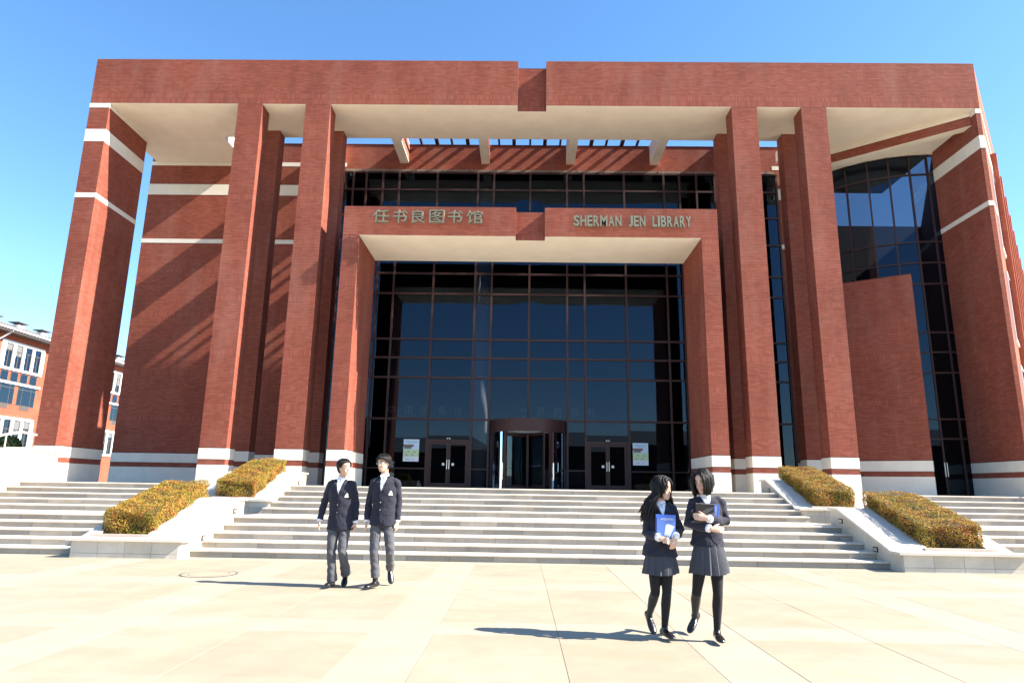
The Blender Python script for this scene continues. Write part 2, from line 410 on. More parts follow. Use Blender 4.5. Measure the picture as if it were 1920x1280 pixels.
def leaf_mat():
    m, nt, b = newmat("leaf"); g = nn(nt, "ShaderNodeNewGeometry")
    n = noise(nt, g.outputs["Position"], 2.6, 4, 0.7)
    v = math_(nt, 'ADD', math_(nt, 'MULTIPLY', g.outputs["Random Per Island"], 0.62), math_(nt, 'MULTIPLY', maprange(nt, n.outputs[0], 0.3, 0.7, 0, 1), 0.46))
    col = ramp(nt, v, [(0.0, (0.075, 0.11, 0.018)), (0.25, (0.20, 0.20, 0.025)), (0.5, (0.42, 0.30, 0.042)), (0.70, (0.50, 0.25, 0.045)), (0.86, (0.42, 0.13, 0.038)), (1.0, (0.28, 0.06, 0.028))])
    nt.links.new(col, b.inputs["Base Color"]); b.inputs["Roughness"].default_value = 0.5; b.inputs["Specular IOR Level"].default_value = 0.35
    b.inputs["Transmission Weight"].default_value = 0.0
    tr = nn(nt, "ShaderNodeBsdfTranslucent"); nt.links.new(col, tr.inputs[0])
    mx = nn(nt, "ShaderNodeMixShader"); mx.inputs[0].default_value = 0.25
    nt.links.new(b.outputs[0], mx.inputs[1]); nt.links.new(tr.outputs[0], mx.inputs[2]); nt.links.new(mx.outputs[0], nt.nodes["Material Output"].inputs[0])
    return m
leaf_mat(); plain("twig", (0.045, 0.03, 0.018), 0.9)
def hedge(label, x0, x1, yf, yb, zf0, zf1, zb0, zb1, seed):
    """box hedge whose bottom and top rise from front (zf0..zf1) to back (zb0..zb1)"""
    t = thing("box_hedge", label, "hedge", ((x0 + x1) / 2, yf, zf0), "trimmed hedges in the stair planters"); L = np.array(t.location)
    rg = np.random.default_rng(seed); N = 21000
    zb_ = lambda y: zf0 + (zb0 - zf0) * (y - yf) / (yb - yf)
    zt_ = lambda y: zf1 + (zb1 - zf1) * (y - yf) / (yb - yf)
    pts = []; nor = []
    A = [(x1 - x0) * (zf1 - zf0) * 1.3, (yb - yf) * (zf1 - zf0) * 1.1, (yb - yf) * (zf1 - zf0) * 1.1, (yb - yf) * (x1 - x0), (x1 - x0) * (zb1 - zb0) * .5]
    pick = rg.choice(5, N, p=np.array(A) / sum(A)); u = rg.random(N); v = rg.random(N); depth = np.abs(rg.normal(0, .028, N))
    amp = lambda a, b: 0.022 * np.sin(a * 9 + seed) + 0.02 * np.sin(b * 13 + a * 5 + seed * 2)
    P = np.zeros((N, 3)); Nn = np.zeros((N, 3))
    for k in range(N):
        f = pick[k]
        if f == 0: y = yf + depth[k]; x = x0 + (x1 - x0) * u[k]; z = zb_(yf) + (zf1 - zf0) * v[k]; n = (0, -1, .2); y -= amp(x, z)
        elif f in (1, 2):
            y = yf + (yb - yf) * u[k]; z = zb_(y) + (zt_(y) - zb_(y)) * v[k]
            if f == 1: x = x0 + depth[k] - amp(y, z); n = (-1, 0, .2)
            else: x = x1 - depth[k] + amp(y, z); n = (1, 0, .2)
        elif f == 3: x = x0 + (x1 - x0) * u[k]; y = yf + (yb - yf) * v[k]; z = zt_(y) - depth[k] + amp(x, y); n = (0, -.3, 1)
        else: y = yb - depth[k]; x = x0 + (x1 - x0) * u[k]; z = zb_(yb) + (zb1 - zb0) * v[k]; n = (0, 1, .2)
        # round the long edges a little
        ex = min(x - x0, x1 - x); ey = y - yf; rr_ = .10
        if zt_(y) - z < rr_:
            if ex < rr_: z -= .35 * (rr_ - ex) ** 2 / rr_
            if ey < rr_: z -= .35 * (rr_ - ey) ** 2 / rr_
        if ex < rr_ and ey < rr_: y += .3 * (rr_ - ex) ** 2 / rr_
        P[k] = (x, y, z); Nn[k] = n
    # loose shoots above the cut
    sh = rg.random(N) < 0.012; P[sh, 2] += rg.random(sh.sum()) * .035
    D = Nn + rg.normal(0, .75, (N, 3)); D /= np.linalg.norm(D, axis=1)[:, None]
    T = np.cross(D, rg.normal(0, 1, (N, 3))); T /= np.linalg.norm(T, axis=1)[:, None]; B = np.cross(D, T)
    l = rg.uniform(.011, .021, N)[:, None]; w = l * rg.uniform(.45, .62, N)[:, None]
    V = np.stack([P - T * l, P + B * w + D * l * .25, P + T * l, P - B * w + D * l * .25], 1).reshape(-1, 3) - L
    F = np.arange(N * 4).reshape(-1, 4)
    fo = link("foliage", quads("foliage", V, F), "leaf", t)
    s = 0.075; c = MB().profile_x([(yf + s, zf0 + .05), (yb - s, zb0 + .05), (yb - s, zb1 - s), (yf + s, zf1 - s)], x0 + s, x1 - s); o = obj("inner_twigs", c, "twig", t); local(o, L)
    st = MB(); r = random.Random(seed)
    for i in range(120):                                   # bare stems along the foot
        side = r.random(); x, y = (r.uniform(x0 + .04, x1 - .04), yf + r.uniform(.01, .07)) if side < .5 else ((x1 - r.uniform(.01, .07)) if side < .75 else (x0 + r.uniform(.01, .07)), r.uniform(yf, yb))
        z = zb_(y); st.bar((x, y, z - .05), (x + r.uniform(-.03, .03), y + r.uniform(-.03, .03), z + .14), .004, 4)
    o = obj("stems", st, "twig", t, kind="stuff"); local(o, L)
    return t
hedge("red and green trimmed hedge in the lower left planter, left of the two boys", -8.30, -7.24, 13.60, 15.75, .40, .86, 1.06, 1.46, 11)
hedge("yellow green trimmed hedge in the upper left planter, touching the brick column", -7.98, -6.96, 17.75, 20.05, 1.06, 1.52, 1.78, 2.15, 12)
hedge("trimmed hedge in the lower right planter, right of the two girls", 7.74, 8.98, 13.60, 15.75, .40, .86, 1.06, 1.46, 13)
hedge("trimmed hedge in the upper right planter, in front of the tall columns", 7.50, 8.58, 17.75, 20.05, 1.06, 1.52, 1.78, 2.15, 14)

# parapet walls at the outer ends of the side stairs, with a metal rail on top
def parapet(label, xa, xb, raillabel):
    t = thing("stair_parapet", label, "wall", ((xa + xb) / 2, 14, 0)); L = t.location
    prof = [(13.2, 0), (20.3, 0), (20.3, 2.20), (18.9, 2.26), (18.55, 2.22), (13.2, .45)]
    o = obj("wall_body", MB().profile_x(prof, xa, xb), "granite_cream", t); local(o, L)
    cap = [(13.1, .47), (18.52, 2.26), (18.9, 2.31), (20.36, 2.25), (20.36, 2.19), (18.9, 2.25), (18.55, 2.20), (13.1, .41)]
    o = obj("cap_stone", MB().profile_x(cap[::-1], xa - .04, xb + .04), "granite_cap", t); local(o, L)
    s = 1 if xb < 0 else -1; xi = xb if s > 0 else xa
    o = obj("step_light", MB().box(min(xi, xi + s * .012), max(xi, xi + s * .012), 18.6, 18.78, 1.5, 1.59), "steel_dull", t); local(o, L)
    rl = thing("metal_handrail", raillabel, "handrail", ((xa + xb) / 2, 18.9, 2.3)); L2 = rl.location
    xm = (xa + xb) / 2
    path = [(xm, 13.4, 1.0), (xm, 18.25, 2.60), (xm, 18.95, 2.74), (xm, 19.55, 2.70)]
    for a, b in zip(path, path[1:]):
        o = obj("rail", MB().bar(a, b, .035, 10), "steel_dull", rl); local(o, L2)
    for y, zb, zt in ((13.9, .66, 1.16), (15.4, 1.2, 1.66), (16.9, 1.7, 2.15), (18.4, 2.18, 2.62), (19.4, 2.24, 2.70)):
        o = obj("post", MB().bar((xm, y, zb), (xm, y, zt), .022, 8), "steel_dull", rl); local(o, L2)
parapet("pale stone parapet wall at the far left end of the stairs", -14.45, -14.0, "metal handrail on the pale parapet at the far left")
parapet("pale stone parapet wall at the far right end of the stairs", 14.9, 15.35, "metal handrail on the pale parapet at the far right")

# ================================================================== THE LIBRARY
lib = thing("library_building", "large red brick library with four tall columns, glass front and gold lettering", "building", (0, 0, 0))
XC, YF = 0.166, 25.95
ZS, ZR = 17.46, 19.58
XL, XR = -18.94, 19.28
YW = 31.28                                    # main wall plane
STONE = ((ZT, 2.10), (2.31, 2.73))
def part(name, mb, mat, parent=lib, **k): return obj(name, mb, mat, parent, **k)

# roof beam (fascia) in two halves with a recessed centre piece
for xa, xb in ((XL, -0.36), (0.86, XR)):
    f = part("roof_beam", MB().box(xa, xb, YF, 28.8, ZS + .02, ZR), "mortar")
    Bricks().face((xa, YF), (1, 0), (0, -1), xb - xa, ZS, ZR, (ZS, ZS + .25)).build("brick_facing", f)
    if xa > 0: Bricks().face((xa, YF + .45), (0, -1), (-1, 0), .45, ZS, ZR, (ZS, ZS + .25)).build("brick_facing", f)
    else: Bricks().face((xb, YF), (0, 1), (1, 0), .45, ZS, ZR, (ZS, ZS + .25)).build("brick_facing", f)
    obj("coping", MB().box(xa + .01, xb - .01, YF + .01, 28.79, ZR + .003, ZR + .03), "brick_wall_far", f)
f = part("roof_beam", MB().box(-.36, .86, YF + .45, 28.8, ZS, ZR - .02), "mortar")
Bricks().face((-.36, YF + .45), (1, 0), (0, -1), 1.22, ZS, ZR - .02, (ZS, ZS + .25)).build("brick_facing", f)
# soffits
sof = MB().box(XL + .05, -.37, YF + .012, 28.79, ZS - .012, ZS + .05).box(.87, XR - .1, YF + .012, 28.79, ZS - .012, ZS + .05).box(-.38, .88, YF + .47, 28.79, ZS - .011, ZS + .05)
part("soffit", sof, "cream_render")
part("soffit", MB().box(XL + .05, -14.3, 28.785, YW - .02, ZS - .0125, ZS + 1.2), "cream_render")
part("soffit", MB().prism([(12.5, 28.78), (15.9, 28.78), (14.72, 29.72), (13.2, 30.9), (12.5, 30.9)], ZS - .0115, ZS + .5), "cream_render")
# lightning wire along the roof edge
wire = MB(); 
for xa, xb in ((XL + .6, -.5), (1.0, XR - .4)):
    wire.bar((xa, YF + .25, ZR + .19), (xb, YF + .25, ZR + .19), .012, 5)
    for x in np.arange(xa, xb, 1.5): wire.bar((x, YF + .25, ZR + .04), (x, YF + .25, ZR + .19), .01, 5)
part("lightning_wire", wire, "black_wire")

# the four tall columns, each with a pier behind it
def shaft(name, x0, x1, y0, y1, inner, zt=ZS + .015, soldiers=()):
    c = part(name, MB().box(x0, x1, y0, y1, ZT - .05, zt), "mortar"); b = Bricks()
    kw = dict(soldiers=soldiers, skip=STONE)
    b.face((x0, y0), (1, 0), (0, -1), x1 - x0, ZT, zt - .02, **kw)
    if inner > 0: b.face((x1, y0), (0, 1), (1, 0), y1 - y0, ZT, zt - .02, **kw)
    else: b.face((x0, y1), (0, -1), (-1, 0), y1 - y0, ZT, zt - .02, **kw)
    b.build("brick_facing", c)
    for za, zb in STONE: obj("base_stone", MB().box(x0 - .01, x1 + .01, y0 - .01, y1 + .004, za, zb - .004), "cream_stone", c)
    return c
SOLD = (4.2, 6.4, 8.6, 13.0)
for sgn, a0, a1 in ((-1, 12.63, 11.57), (-1, 9.69, 8.61), (1, 8.61, 9.69), (1, 11.57, 12.63)):
    x0, x1 = XC + sgn * a0, XC + sgn * a1
    inner = 1 if sgn < 0 else -1
    shaft("column", x0, x1, YF, YF + .80, inner, soldiers=SOLD)
    shaft("rear_pier", x0 + .01, x1 - .01, 28.15, 28.78, inner)

# corner pillars with cream bands
BANDS = ((13.05, 13.27), (15.63, 16.21), (17.23, 17.448))
def banded(name, poly_box, faces, bands=BANDS, zt=ZS + .015):
    c = part(name, MB().box(*poly_box, ZT - .05, zt), "mortar"); b = Bricks()
    for o, u, n, w in faces: b.face(o, u, n, w, ZT, zt - .02, (4.2, 6.4, 9.3), skip=STONE + bands)
    b.build("brick_facing", c)
    x0, x1, y0, y1 = poly_box
    for za, zb in STONE: obj("base_stone", MB().box(x0 - .01, x1 + .01, y0 - .01, y1 + .005, za, zb - .004), "cream_stone", c)
    for za, zb in bands: obj("stone_band", MB().box(x0 - .01, x1 + .01, y0 - .01, y1 + .005, za, zb - .004), "cream_stone", c)
    return c
banded("corner_pillar", (XL, -18.08, YF, 28.95), [((XL, YF), (1, 0), (0, -1), .86), ((-18.08, YF), (0, 1), (1, 0), 3.0)])
banded("corner_pillar", (19.08, 19.27, YF, 29.15), [((19.08, YF), (1, 0), (0, -1), .19), ((19.08, 29.15), (0, -1), (-1, 0), 3.2)])

# main wall at the left, parapet above the glass, stub of wall at the right
LW = -9.1
w = part("wall", MB().box(-19.10, LW, YW, YW + .6, ZT - .05, 18.46), "mortar")
Bricks().face((-19.10, YW), (1, 0), (0, -1), 19.10 + LW, ZT, 18.44, (4.2, 6.4, 9.3, 11.5), skip=STONE + BANDS).build("brick_facing", w)
for za, zb in STONE + BANDS: obj("stone_band", MB().box(-19.11, LW + .004, YW - .01, YW + .3, za, zb - .004), "cream_stone", w)
RW0 = 12.45
w = part("wall", MB().box(RW0, 14.2, YW, YW + .6, ZT - .05, 18.46), "mortar")
Bricks().face((RW0, YW), (1, 0), (0, -1), 14.2 - RW0, ZT, 18.44, skip=STONE + BANDS).build("brick_facing", w)
for za, zb in STONE + BANDS: obj("stone_band", MB().box(RW0 - .03, 14.2, YW - .012, YW + .3, za, zb - .004), "cream_stone", w)
w = part("parapet", MB().box(LW, RW0, YW, YW + .6, 17.05, 18.46), "mortar")
Bricks().face((LW, YW), (1, 0), (0, -1), RW0 - LW, 17.05, 18.44, (17.05,)).build("brick_facing", w)
obj("coping", MB().box(-19.1, 14.2, YW - .03, YW + .65, 18.463, 18.50), "mortar", w)

# pergola between the roof beam and the wall
for xa, xb in ((-9.98, -9.26), (9.60, 10.32)):   # heavier beams over the inner piers
    part("pergola_beam", MB().box(xa, xb, 28.785, YW + .02, ZS - .014, ZS + 1.05), "cream_render")
for xb in (-6.15, -2.02, 2.27, 6.5):
    pb = part("pergola_beam", MB().box(xb - .21, xb + .21, 28.79, YW + .02, ZS - .013, ZS + 1.05), "cream_render")
    Bricks().face((xb + .21, 28.8), (0, 1), (1, 0), YW - 28.8, ZS + .12, ZS + 1.02).build("brick_facing", pb)
for i, x in enumerate((-5.33, -4.52, -3.76, -2.95, -1.35, -.59, .23, .98, 1.76, 3.34, 4.10, 4.90, 5.67)):
    h = .09 if i % 2 else .05
    part("pergola_slat", MB().box(x - h, x + h, 28.79, YW + .3, ZS + 1.06, ZS + 1.20), "bronze_metal")

# the entrance portal
YP = 25.80; PX0, PX1 = -7.46, 7.88; IX0, IX1 = -6.80, 7.20; PZ0, PZ1 = 11.44, 12.71; YPB = 28.95
portal = part("portal", MB().box(PX0, -.36, YP, YPB, PZ0 + .02, PZ1).box(.83, PX1, YP, YPB, PZ0 + .02, PZ1).box(-.36, .83, YP + .45, YPB, PZ0 + .01, PZ1 - .02)
              .box(PX0, IX0, YP, YPB, ZT - .05, PZ0 + .02).box(IX1, PX1, YP, YPB, ZT - .05, PZ0 + .02), "mortar")
b = Bricks(); b.face((PX0, YP), (1, 0), (0, -1), -.36 - PX0, PZ0, PZ1).face((.83, YP), (1, 0), (0, -1), PX1 - .83, PZ0, PZ1)
b.face((-.36, YP + .45), (1, 0), (0, -1), 1.19, PZ0, PZ1 - .02, (PZ0,))
b.face((.83, YP + .45), (0, -1), (-1, 0), .45, PZ0, PZ1).face((-.36, YP), (0, 1), (1, 0), .45, PZ0, PZ1)
b.face((IX0, YP), (0, 1), (1, 0), YPB - YP, ZT, PZ0, skip=STONE).face((IX1, YPB), (0, -1), (-1, 0), YPB - YP, ZT, PZ0, skip=STONE)
single = []
for xa in (PX0, IX1):
    q = Bricks().face((xa, YP), (1, 0), (0, -1), .66 if xa < 0 else .68, ZT, PZ0, (3.3, 5.1, PZ0 - .55, PZ0 - .28), skip=STONE)
    for e in q.q: (single if e[3][2] < 5.05 and len(single) < 298 else b.q).append(e)
b.build("brick_facing", portal)
bcache = {}
for (o_, u_, n_, (a0, a1, b0, b1)) in single:              # the bricks low on the portal legs, one by one
    key = (round(a1 - a0, 3), round(b1 - b0, 3))
    if key not in bcache:
        hx, hz = key[0] / 2, key[1] / 2; e = .0008
        bcache[key] = MB().add([(-hx, .004, -hz), (hx, .004, -hz), (hx, .004, hz), (-hx, .004, hz), (-hx + e, -PROUD, -hz + e), (hx - e, -PROUD, -hz + e), (hx - e, -PROUD, hz - e), (-hx + e, -PROUD, hz - e)],
                               [(4, 5, 6, 7), (0, 1, 5, 4), (1, 2, 6, 5), (2, 3, 7, 6), (3, 0, 4, 7)]).mesh("brick")
    o = link("brick", bcache[key], "brick", portal); o.location = (o_[0] + (a0 + a1) / 2, o_[1] + random.uniform(-.0001, .0001), (b0 + b1) / 2)
for xa, xb in ((PX0, IX0), (IX1, PX1)):
    for za, zb in STONE: obj("base_stone", MB().box(xa - .01, xb + .01, YP - .01, YPB + .005, za, zb - .004), "cream_stone", portal)
obj("soffit", MB().box(IX0 + .012, -.37, YP + .012, YPB - .01, PZ0 - .012, PZ0 + .05).box(.84, IX1 - .012, YP + .012, YPB - .01, PZ0 - .012, PZ0 + .05)
    .box(-.38, .85, YP + .47, YPB - .01, PZ0 - .011, PZ0 + .05), "cream_render", portal)

# lettering on the portal ------------------------------------------
def text_mesh(body, size, extrude, bevel=0.0, shear=0.0, res=3, off=0.0):
    c = bpy.data.curves.new("text", 'FONT'); c.body = body; c.size = size; c.extrude = extrude; c.bevel_depth = bevel; c.offset = off; c.resolution_u = res; c.shear = shear
    c.align_x = 'LEFT'; o = bpy.data.objects.new("text", c); COL.objects.link(o)
    bpy.context.view_layer.update(); dg = bpy.context.evaluated_depsgraph_get(); ev = o.evaluated_get(dg)
    me = bpy.data.meshes.new_from_object(ev); bpy.data.objects.remove(o); bpy.data.curves.remove(c)
    return me
def bounds(me):
    co = np.array([v.co for v in me.vertices]); return co.min(0), co.max(0)
def place_glyph(ch, x0, x1, z0, z1, y, depth, mat, parent, name="letter", off=0.0):
    me = text_mesh(ch, 1.0, 0.03, off=off)
    if len(me.vertices) == 0: return None
    a, b_ = bounds(me); sx = (x1 - x0) / max(1e-6, b_[0] - a[0]); sy = (z1 - z0) / max(1e-6, b_[1] - a[1]); sz = depth / (b_[2] - a[2])
    me.transform(Matrix(((sx, 0, 0, x0 - a[0] * sx), (0, 0, -sz, y + a[2] * sz), (0, sy, 0, z0 - a[1] * sy), (0, 0, 0, 1))))
    me.update(); o = link(name, me, mat, parent); return o
def S(x): return x * 1.5
cn = "任书良图书馆"; xz = [(703, 733, 401, 426), (740, 766, 401, 426), (775, 800, 402, 427), (808, 836, 402, 427), (843, 869, 403, 428), (878, 907, 403, 429)]
def px2x(px): return (px - 645) / (1345 - 645) * (PX1 - PX0) + PX0
for ch, (a, c_, t_, bt) in zip(cn, xz):
    place_glyph(ch, px2x(a), px2x(c_), 11.85, 12.42, YP - .20, .15, "letter_bronze", portal, off=.006)
en = "SHERMAN JEN LIBRARY"; pos = {0: 1076, 8: 1177, 12: 1221}
words = (("SHERMAN", 1076, 1164), ("JEN", 1177, 1208), ("LIBRARY", 1221, 1292))
adv = {'S': .62, 'H': .66, 'E': .58, 'R': .64, 'M': .8, 'A': .66, 'N': .68, 'J': .52, 'L': .52, 'I': .28, 'B': .64, 'Y': .62}
for wd, a, e in words:
    tot = sum(adv[c] for c in wd) + .10 * (len(wd) - 1); k = (px2x(e) - px2x(a)) / tot; x = px2x(a)
    for ch in wd:
        place_glyph(ch, x, x + adv[ch] * k, 11.78, 12.24, YP - .20, .15, "letter_bronze", portal, off=.028); x += (adv[ch] + .10) * k

# ------------------------------------------------------------------ glass front
YG = 31.0
cw = part("curtain_wall", MB().box(LW, RW0, YG + .10, YG + .16, 16.80, 17.04), "panel_bronze")
VX = [-9.1, -8.6, -7.95, -7.12, -6.30, -4.38, -2.35, -1.55, .26, 2.08, 2.92, 4.91, 6.88, 7.66, 8.5, 9.4, 10.3, 11.3, 12.45]
ZX = [ZT, 4.46, 6.40, 7.34, 8.24, 10.48, 11.50, 13.1, 14.5, 15.87, 16.80]
for x in VX: obj("mullion", MB().box(x - .045, x + .045, YG - .08, YG + .10, ZT, 16.80), "bronze_metal", cw)
for z in ZX[1:]:
    for xa, xb in zip(VX, VX[1:]):
        obj("transom", MB().box(xa + .046, xb - .046, YG - .065, YG + .09, z - .045, z + .045), "bronze_metal", cw)
for x in np.arange(LW + .9, RW0, 1.35): obj("panel_joint", MB().box(x - .012, x + .012, YG + .07, YG + .1, 16.81, 17.03), "bronze_metal", cw)
DOORS = ((-4.38, -2.35), (2.92, 4.91)); REV = (-1.55, 2.08)
pane_cache = {}
def pane(xa, xb, za, zb, parent=cw, mat="glass_tinted", tilt=0.0025):
    key = (round(xb - xa, 3), round(zb - za, 3), mat)
    if key not in pane_cache:
        pane_cache[key] = MB().box(-(xb - xa) / 2, (xb - xa) / 2, -.006, .006, -(zb - za) / 2, (zb - za) / 2).mesh("pane")
    o = link("pane", pane_cache[key], mat, parent); o.location = ((xa + xb) / 2, YG, (za + zb) / 2)
    o.rotation_euler = (random.gauss(0, tilt), 0, random.gauss(0, tilt)); return o
for xa, xb in zip(VX, VX[1:]):
    for za, zb in zip(ZX, ZX[1:]):
        if za == ZT and (xa >= REV[0] - .01 and xb <= REV[1] + .01): continue
        if za == ZT and (xa, xb) in DOORS: pane(xa + .045, xb - .045, 3.53, zb - .045); continue
        if za == ZT:
            obj("transom", MB().box(xa + .046, xb - .046, YG - .05, YG + .08, 2.18, 2.24), "bronze_metal", cw)
            pane(xa + .045, xb - .045, za, 2.18); pane(xa + .045, xb - .045, 2.24, zb - .045); continue
        pane(xa + .045, xb - .045, za + (.045 if za > ZT else 0), zb - .045)
for xa, xb in DOORS:
    d = part("double_door", MB().box(xa + .046, xb - .046, YG - .07, YG + .07, 3.42, 3.53).box(xa + .046, xa + .13, YG - .06, YG + .06, ZT, 3.42).box(xb - .13, xb - .046, YG - .06, YG + .06, ZT, 3.42), "bronze_metal")
    xm = (xa + xb) / 2
    for p, q in ((xa + .14, xm - .005), (xm + .005, xb - .14)):
        obj("door_leaf", MB().box(p, p + .09, YG - .04, YG + .03, ZT + .02, 3.41).box(q - .09, q, YG - .04, YG + .03, ZT + .02, 3.41).box(p + .09, q - .09, YG - .04, YG + .03, 3.31, 3.41).box(p + .09, q - .09, YG - .04, YG + .03, ZT + .02, ZT + .2), "bronze_metal", d)
        pane(p + .09, q - .09, ZT + .2, 3.31, d)
    for s in (-1, 1):
        obj("handle", MB().bar((xm + s * .05, YG - .10, 2.2), (xm + s * .05, YG - .10, 2.62), .018, 8).bar((xm + s * .05, YG - .10, 2.25), (xm + s * .05, YG - .03, 2.25), .012, 6).bar((xm + s * .05, YG - .10, 2.57), (xm + s * .05, YG - .03, 2.57), .012, 6), "steel", d)
        obj("push_plate", MB().box(xm + s * .22 - .055, xm + s * .22 + .055, YG - .048, YG - .042, 2.36, 2.47), "white_paint", d)
    obj("sensor", MB().box(xm - .11, xm + .11, YG - .14, YG - .07, 3.53, 3.62), "black_wire", d)
    for s in (-1, 1): obj("sensor_lens", MB().bar((xm + s * .05, YG - .155, 3.575), (xm + s * .05, YG - .14, 3.575), .028, 10), "white_paint", d)

# revolving door: a drum with a deep head
rx, ry, rr = .265, YG + .15, 1.72
def arc(mb, r0, r1, a0, a1, z0, z1, n=24):
    V = []; F = []
    for i in range(n + 1):
        a = a0 + (a1 - a0) * i / n; c, s = math.cos(a), math.sin(a)
        V += [(rx + r0 * c, ry + r0 * s, z0), (rx + r1 * c, ry + r1 * s, z0), (rx + r1 * c, ry + r1 * s, z1), (rx + r0 * c, ry + r0 * s, z1)]
    for i in range(n):
        k = i * 4
        for j in range(4): F.append((k + j, k + (j + 1) % 4, k + 4 + (j + 1) % 4, k + 4 + j))
    F += [(3, 2, 1, 0), (4 * n, 4 * n + 1, 4 * n + 2, 4 * n + 3)]
    return mb.add(V, F)
rd = part("revolving_door", arc(MB(), rr - .12, rr + .02, math.pi, 2 * math.pi, 3.86, 4.42, 40), "bronze_metal")
obj("ceiling", arc(MB(), .02, rr - .125, math.pi, 2 * math.pi, 3.88, 3.93, 30), "interior_white", rd)
for a0, a1 in ((math.pi * 1.02, math.pi * 1.30), (math.pi * 1.70, math.pi * 1.98)):
    obj("curved_pane", arc(MB(), rr - .06, rr - .045, a0, a1, ZT, 3.86, 14), "glass_tinted", rd)
for a in (math.pi * 1.015, math.pi * 1.30, math.pi * 1.70, math.pi * 1.985):
    obj("post", MB().obox((rx + (rr - .05) * math.cos(a), ry + (rr - .05) * math.sin(a), (ZT + 3.86) / 2), (math.cos(a), math.sin(a), 0), (-math.sin(a), math.cos(a), 0), (0, 0, 1), .05, .045, (3.86 - ZT) / 2), "bronze_metal", rd)
obj("centre_post", MB().bar((rx, ry, ZT), (rx, ry, 3.88), .06, 14), "steel", rd)
for k in range(4):
    a = R(28 + 90 * k); c, s = math.cos(a), math.sin(a)
    wg = obj("door_wing", MB().obox((rx + 1.5 * c, ry + 1.5 * s, 2.6), (c, s, 0), (-s, c, 0), (0, 0, 1), .035, .03, 1.22).obox((rx + .8 * c, ry + .8 * s, 1.46), (c, s, 0), (-s, c, 0), (0, 0, 1), .7, .025, .07).obox((rx + .8 * c, ry + .8 * s, 3.78), (c, s, 0), (-s, c, 0), (0, 0, 1), .7, .025, .05), "bronze_metal", rd)
    obj("pane", MB().obox((rx + .78 * c, ry + .78 * s, 2.63), (c, s, 0), (-s, c, 0), (0, 0, 1), .69, .005, 1.1), "glass_clear", wg)
    obj("push_bar", MB().bar((rx + .3 * c + .06 * s, ry + .3 * s - .06 * c, 2.38), (rx + 1.3 * c + .06 * s, ry + 1.3 * s - .06 * c, 2.38), .02, 8), "steel", wg)
for s in (-1, 1):
    obj("handle", MB().bar((rx + s * 1.12, ry - 1.36, 1.75), (rx + s * 1.12, ry - 1.36, 2.5), .03, 8), "steel", rd)

# slogan behind the glass, posters on it
sl_ = part("slogan", MB().box(-6.2, 3.6, YG + .22, YG + .225, 4.60, 4.602), "dark_void")
for body, x0, sp in (("中国的枫叶", -6.25, .78), ("世界的枫叶", -.1, .79)):
    for i, ch in enumerate(body): place_glyph(ch, x0 + i * sp, x0 + i * sp + .34, 4.66, 5.08, YG + .08, .006, "slogan_grey", sl_, "character")
def poster(label, xa, xb, za, zb):
    y = YG - .02; t = thing("poster", label, "poster", ((xa + xb) / 2, y, za), "event posters taped to the glass front"); L = t.location
    def P(n, a, b_, c, d, m, k): o = obj(n, MB().box(xa + (xb - xa) * a, xa + (xb - xa) * b_, y - k, y - k + .002, za + (zb - za) * c, za + (zb - za) * d), m, t); local(o, L)
    P("sheet", 0, 1, 0, 1, "poster_white", .002); P("sky_print", 0, 1, .55, 1, "poster_blue", .0045); P("meadow_print", 0, 1, .22, .55, "poster_green", .0046)
    P("roof_print", -.0, .66, .66, .76, "poster_red", .007); P("shade_print", .05, .52, .57, .66, "poster_dark", .0072)
    P("title_line", .12, .9, .885, .905, "poster_ink", .007); P("title_line", .3, .8, .82, .832, "poster_ink", .007)
    for a, c in ((.28, .42), (.7, .40), (.18, .27), (.55, .27)): P("figure_print", a, a + .08, c, c + .05, "poster_dark", .0074)
    for a, b_ in ((.16, .42), (.58, .68)): P("small_print", a, b_, .09, .105, "poster_ink", .007)
for n, c in (("poster_white", (.72, .75, .78)), ("poster_blue", (.52, .68, .78)), ("poster_green", (.52, .64, .38)), ("poster_red", (.22, .10, .09)), ("poster_dark", (.10, .17, .16)), ("poster_ink", (.12, .25, .33))): plain(n, c, .6)
poster("pale blue and green poster on the glass left of the left double door", -5.44, -4.72, 2.52, 3.52)
poster("pale blue and green poster on the glass right of the right double door", 5.06, 5.76, 2.50, 3.50)

# interior seen through the glass
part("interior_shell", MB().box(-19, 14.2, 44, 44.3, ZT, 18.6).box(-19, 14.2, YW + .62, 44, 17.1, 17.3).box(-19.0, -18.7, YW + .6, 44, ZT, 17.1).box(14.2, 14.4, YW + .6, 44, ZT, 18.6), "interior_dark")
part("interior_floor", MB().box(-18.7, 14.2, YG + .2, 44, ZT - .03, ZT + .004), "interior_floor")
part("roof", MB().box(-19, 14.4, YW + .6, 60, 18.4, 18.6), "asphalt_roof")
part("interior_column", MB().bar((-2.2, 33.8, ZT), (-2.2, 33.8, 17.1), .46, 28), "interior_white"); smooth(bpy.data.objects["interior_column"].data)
part("reception_desk", MB().box(-1.6, 3.6, 39.5, 40.3, ZT, 2.5), "panel_bronze")

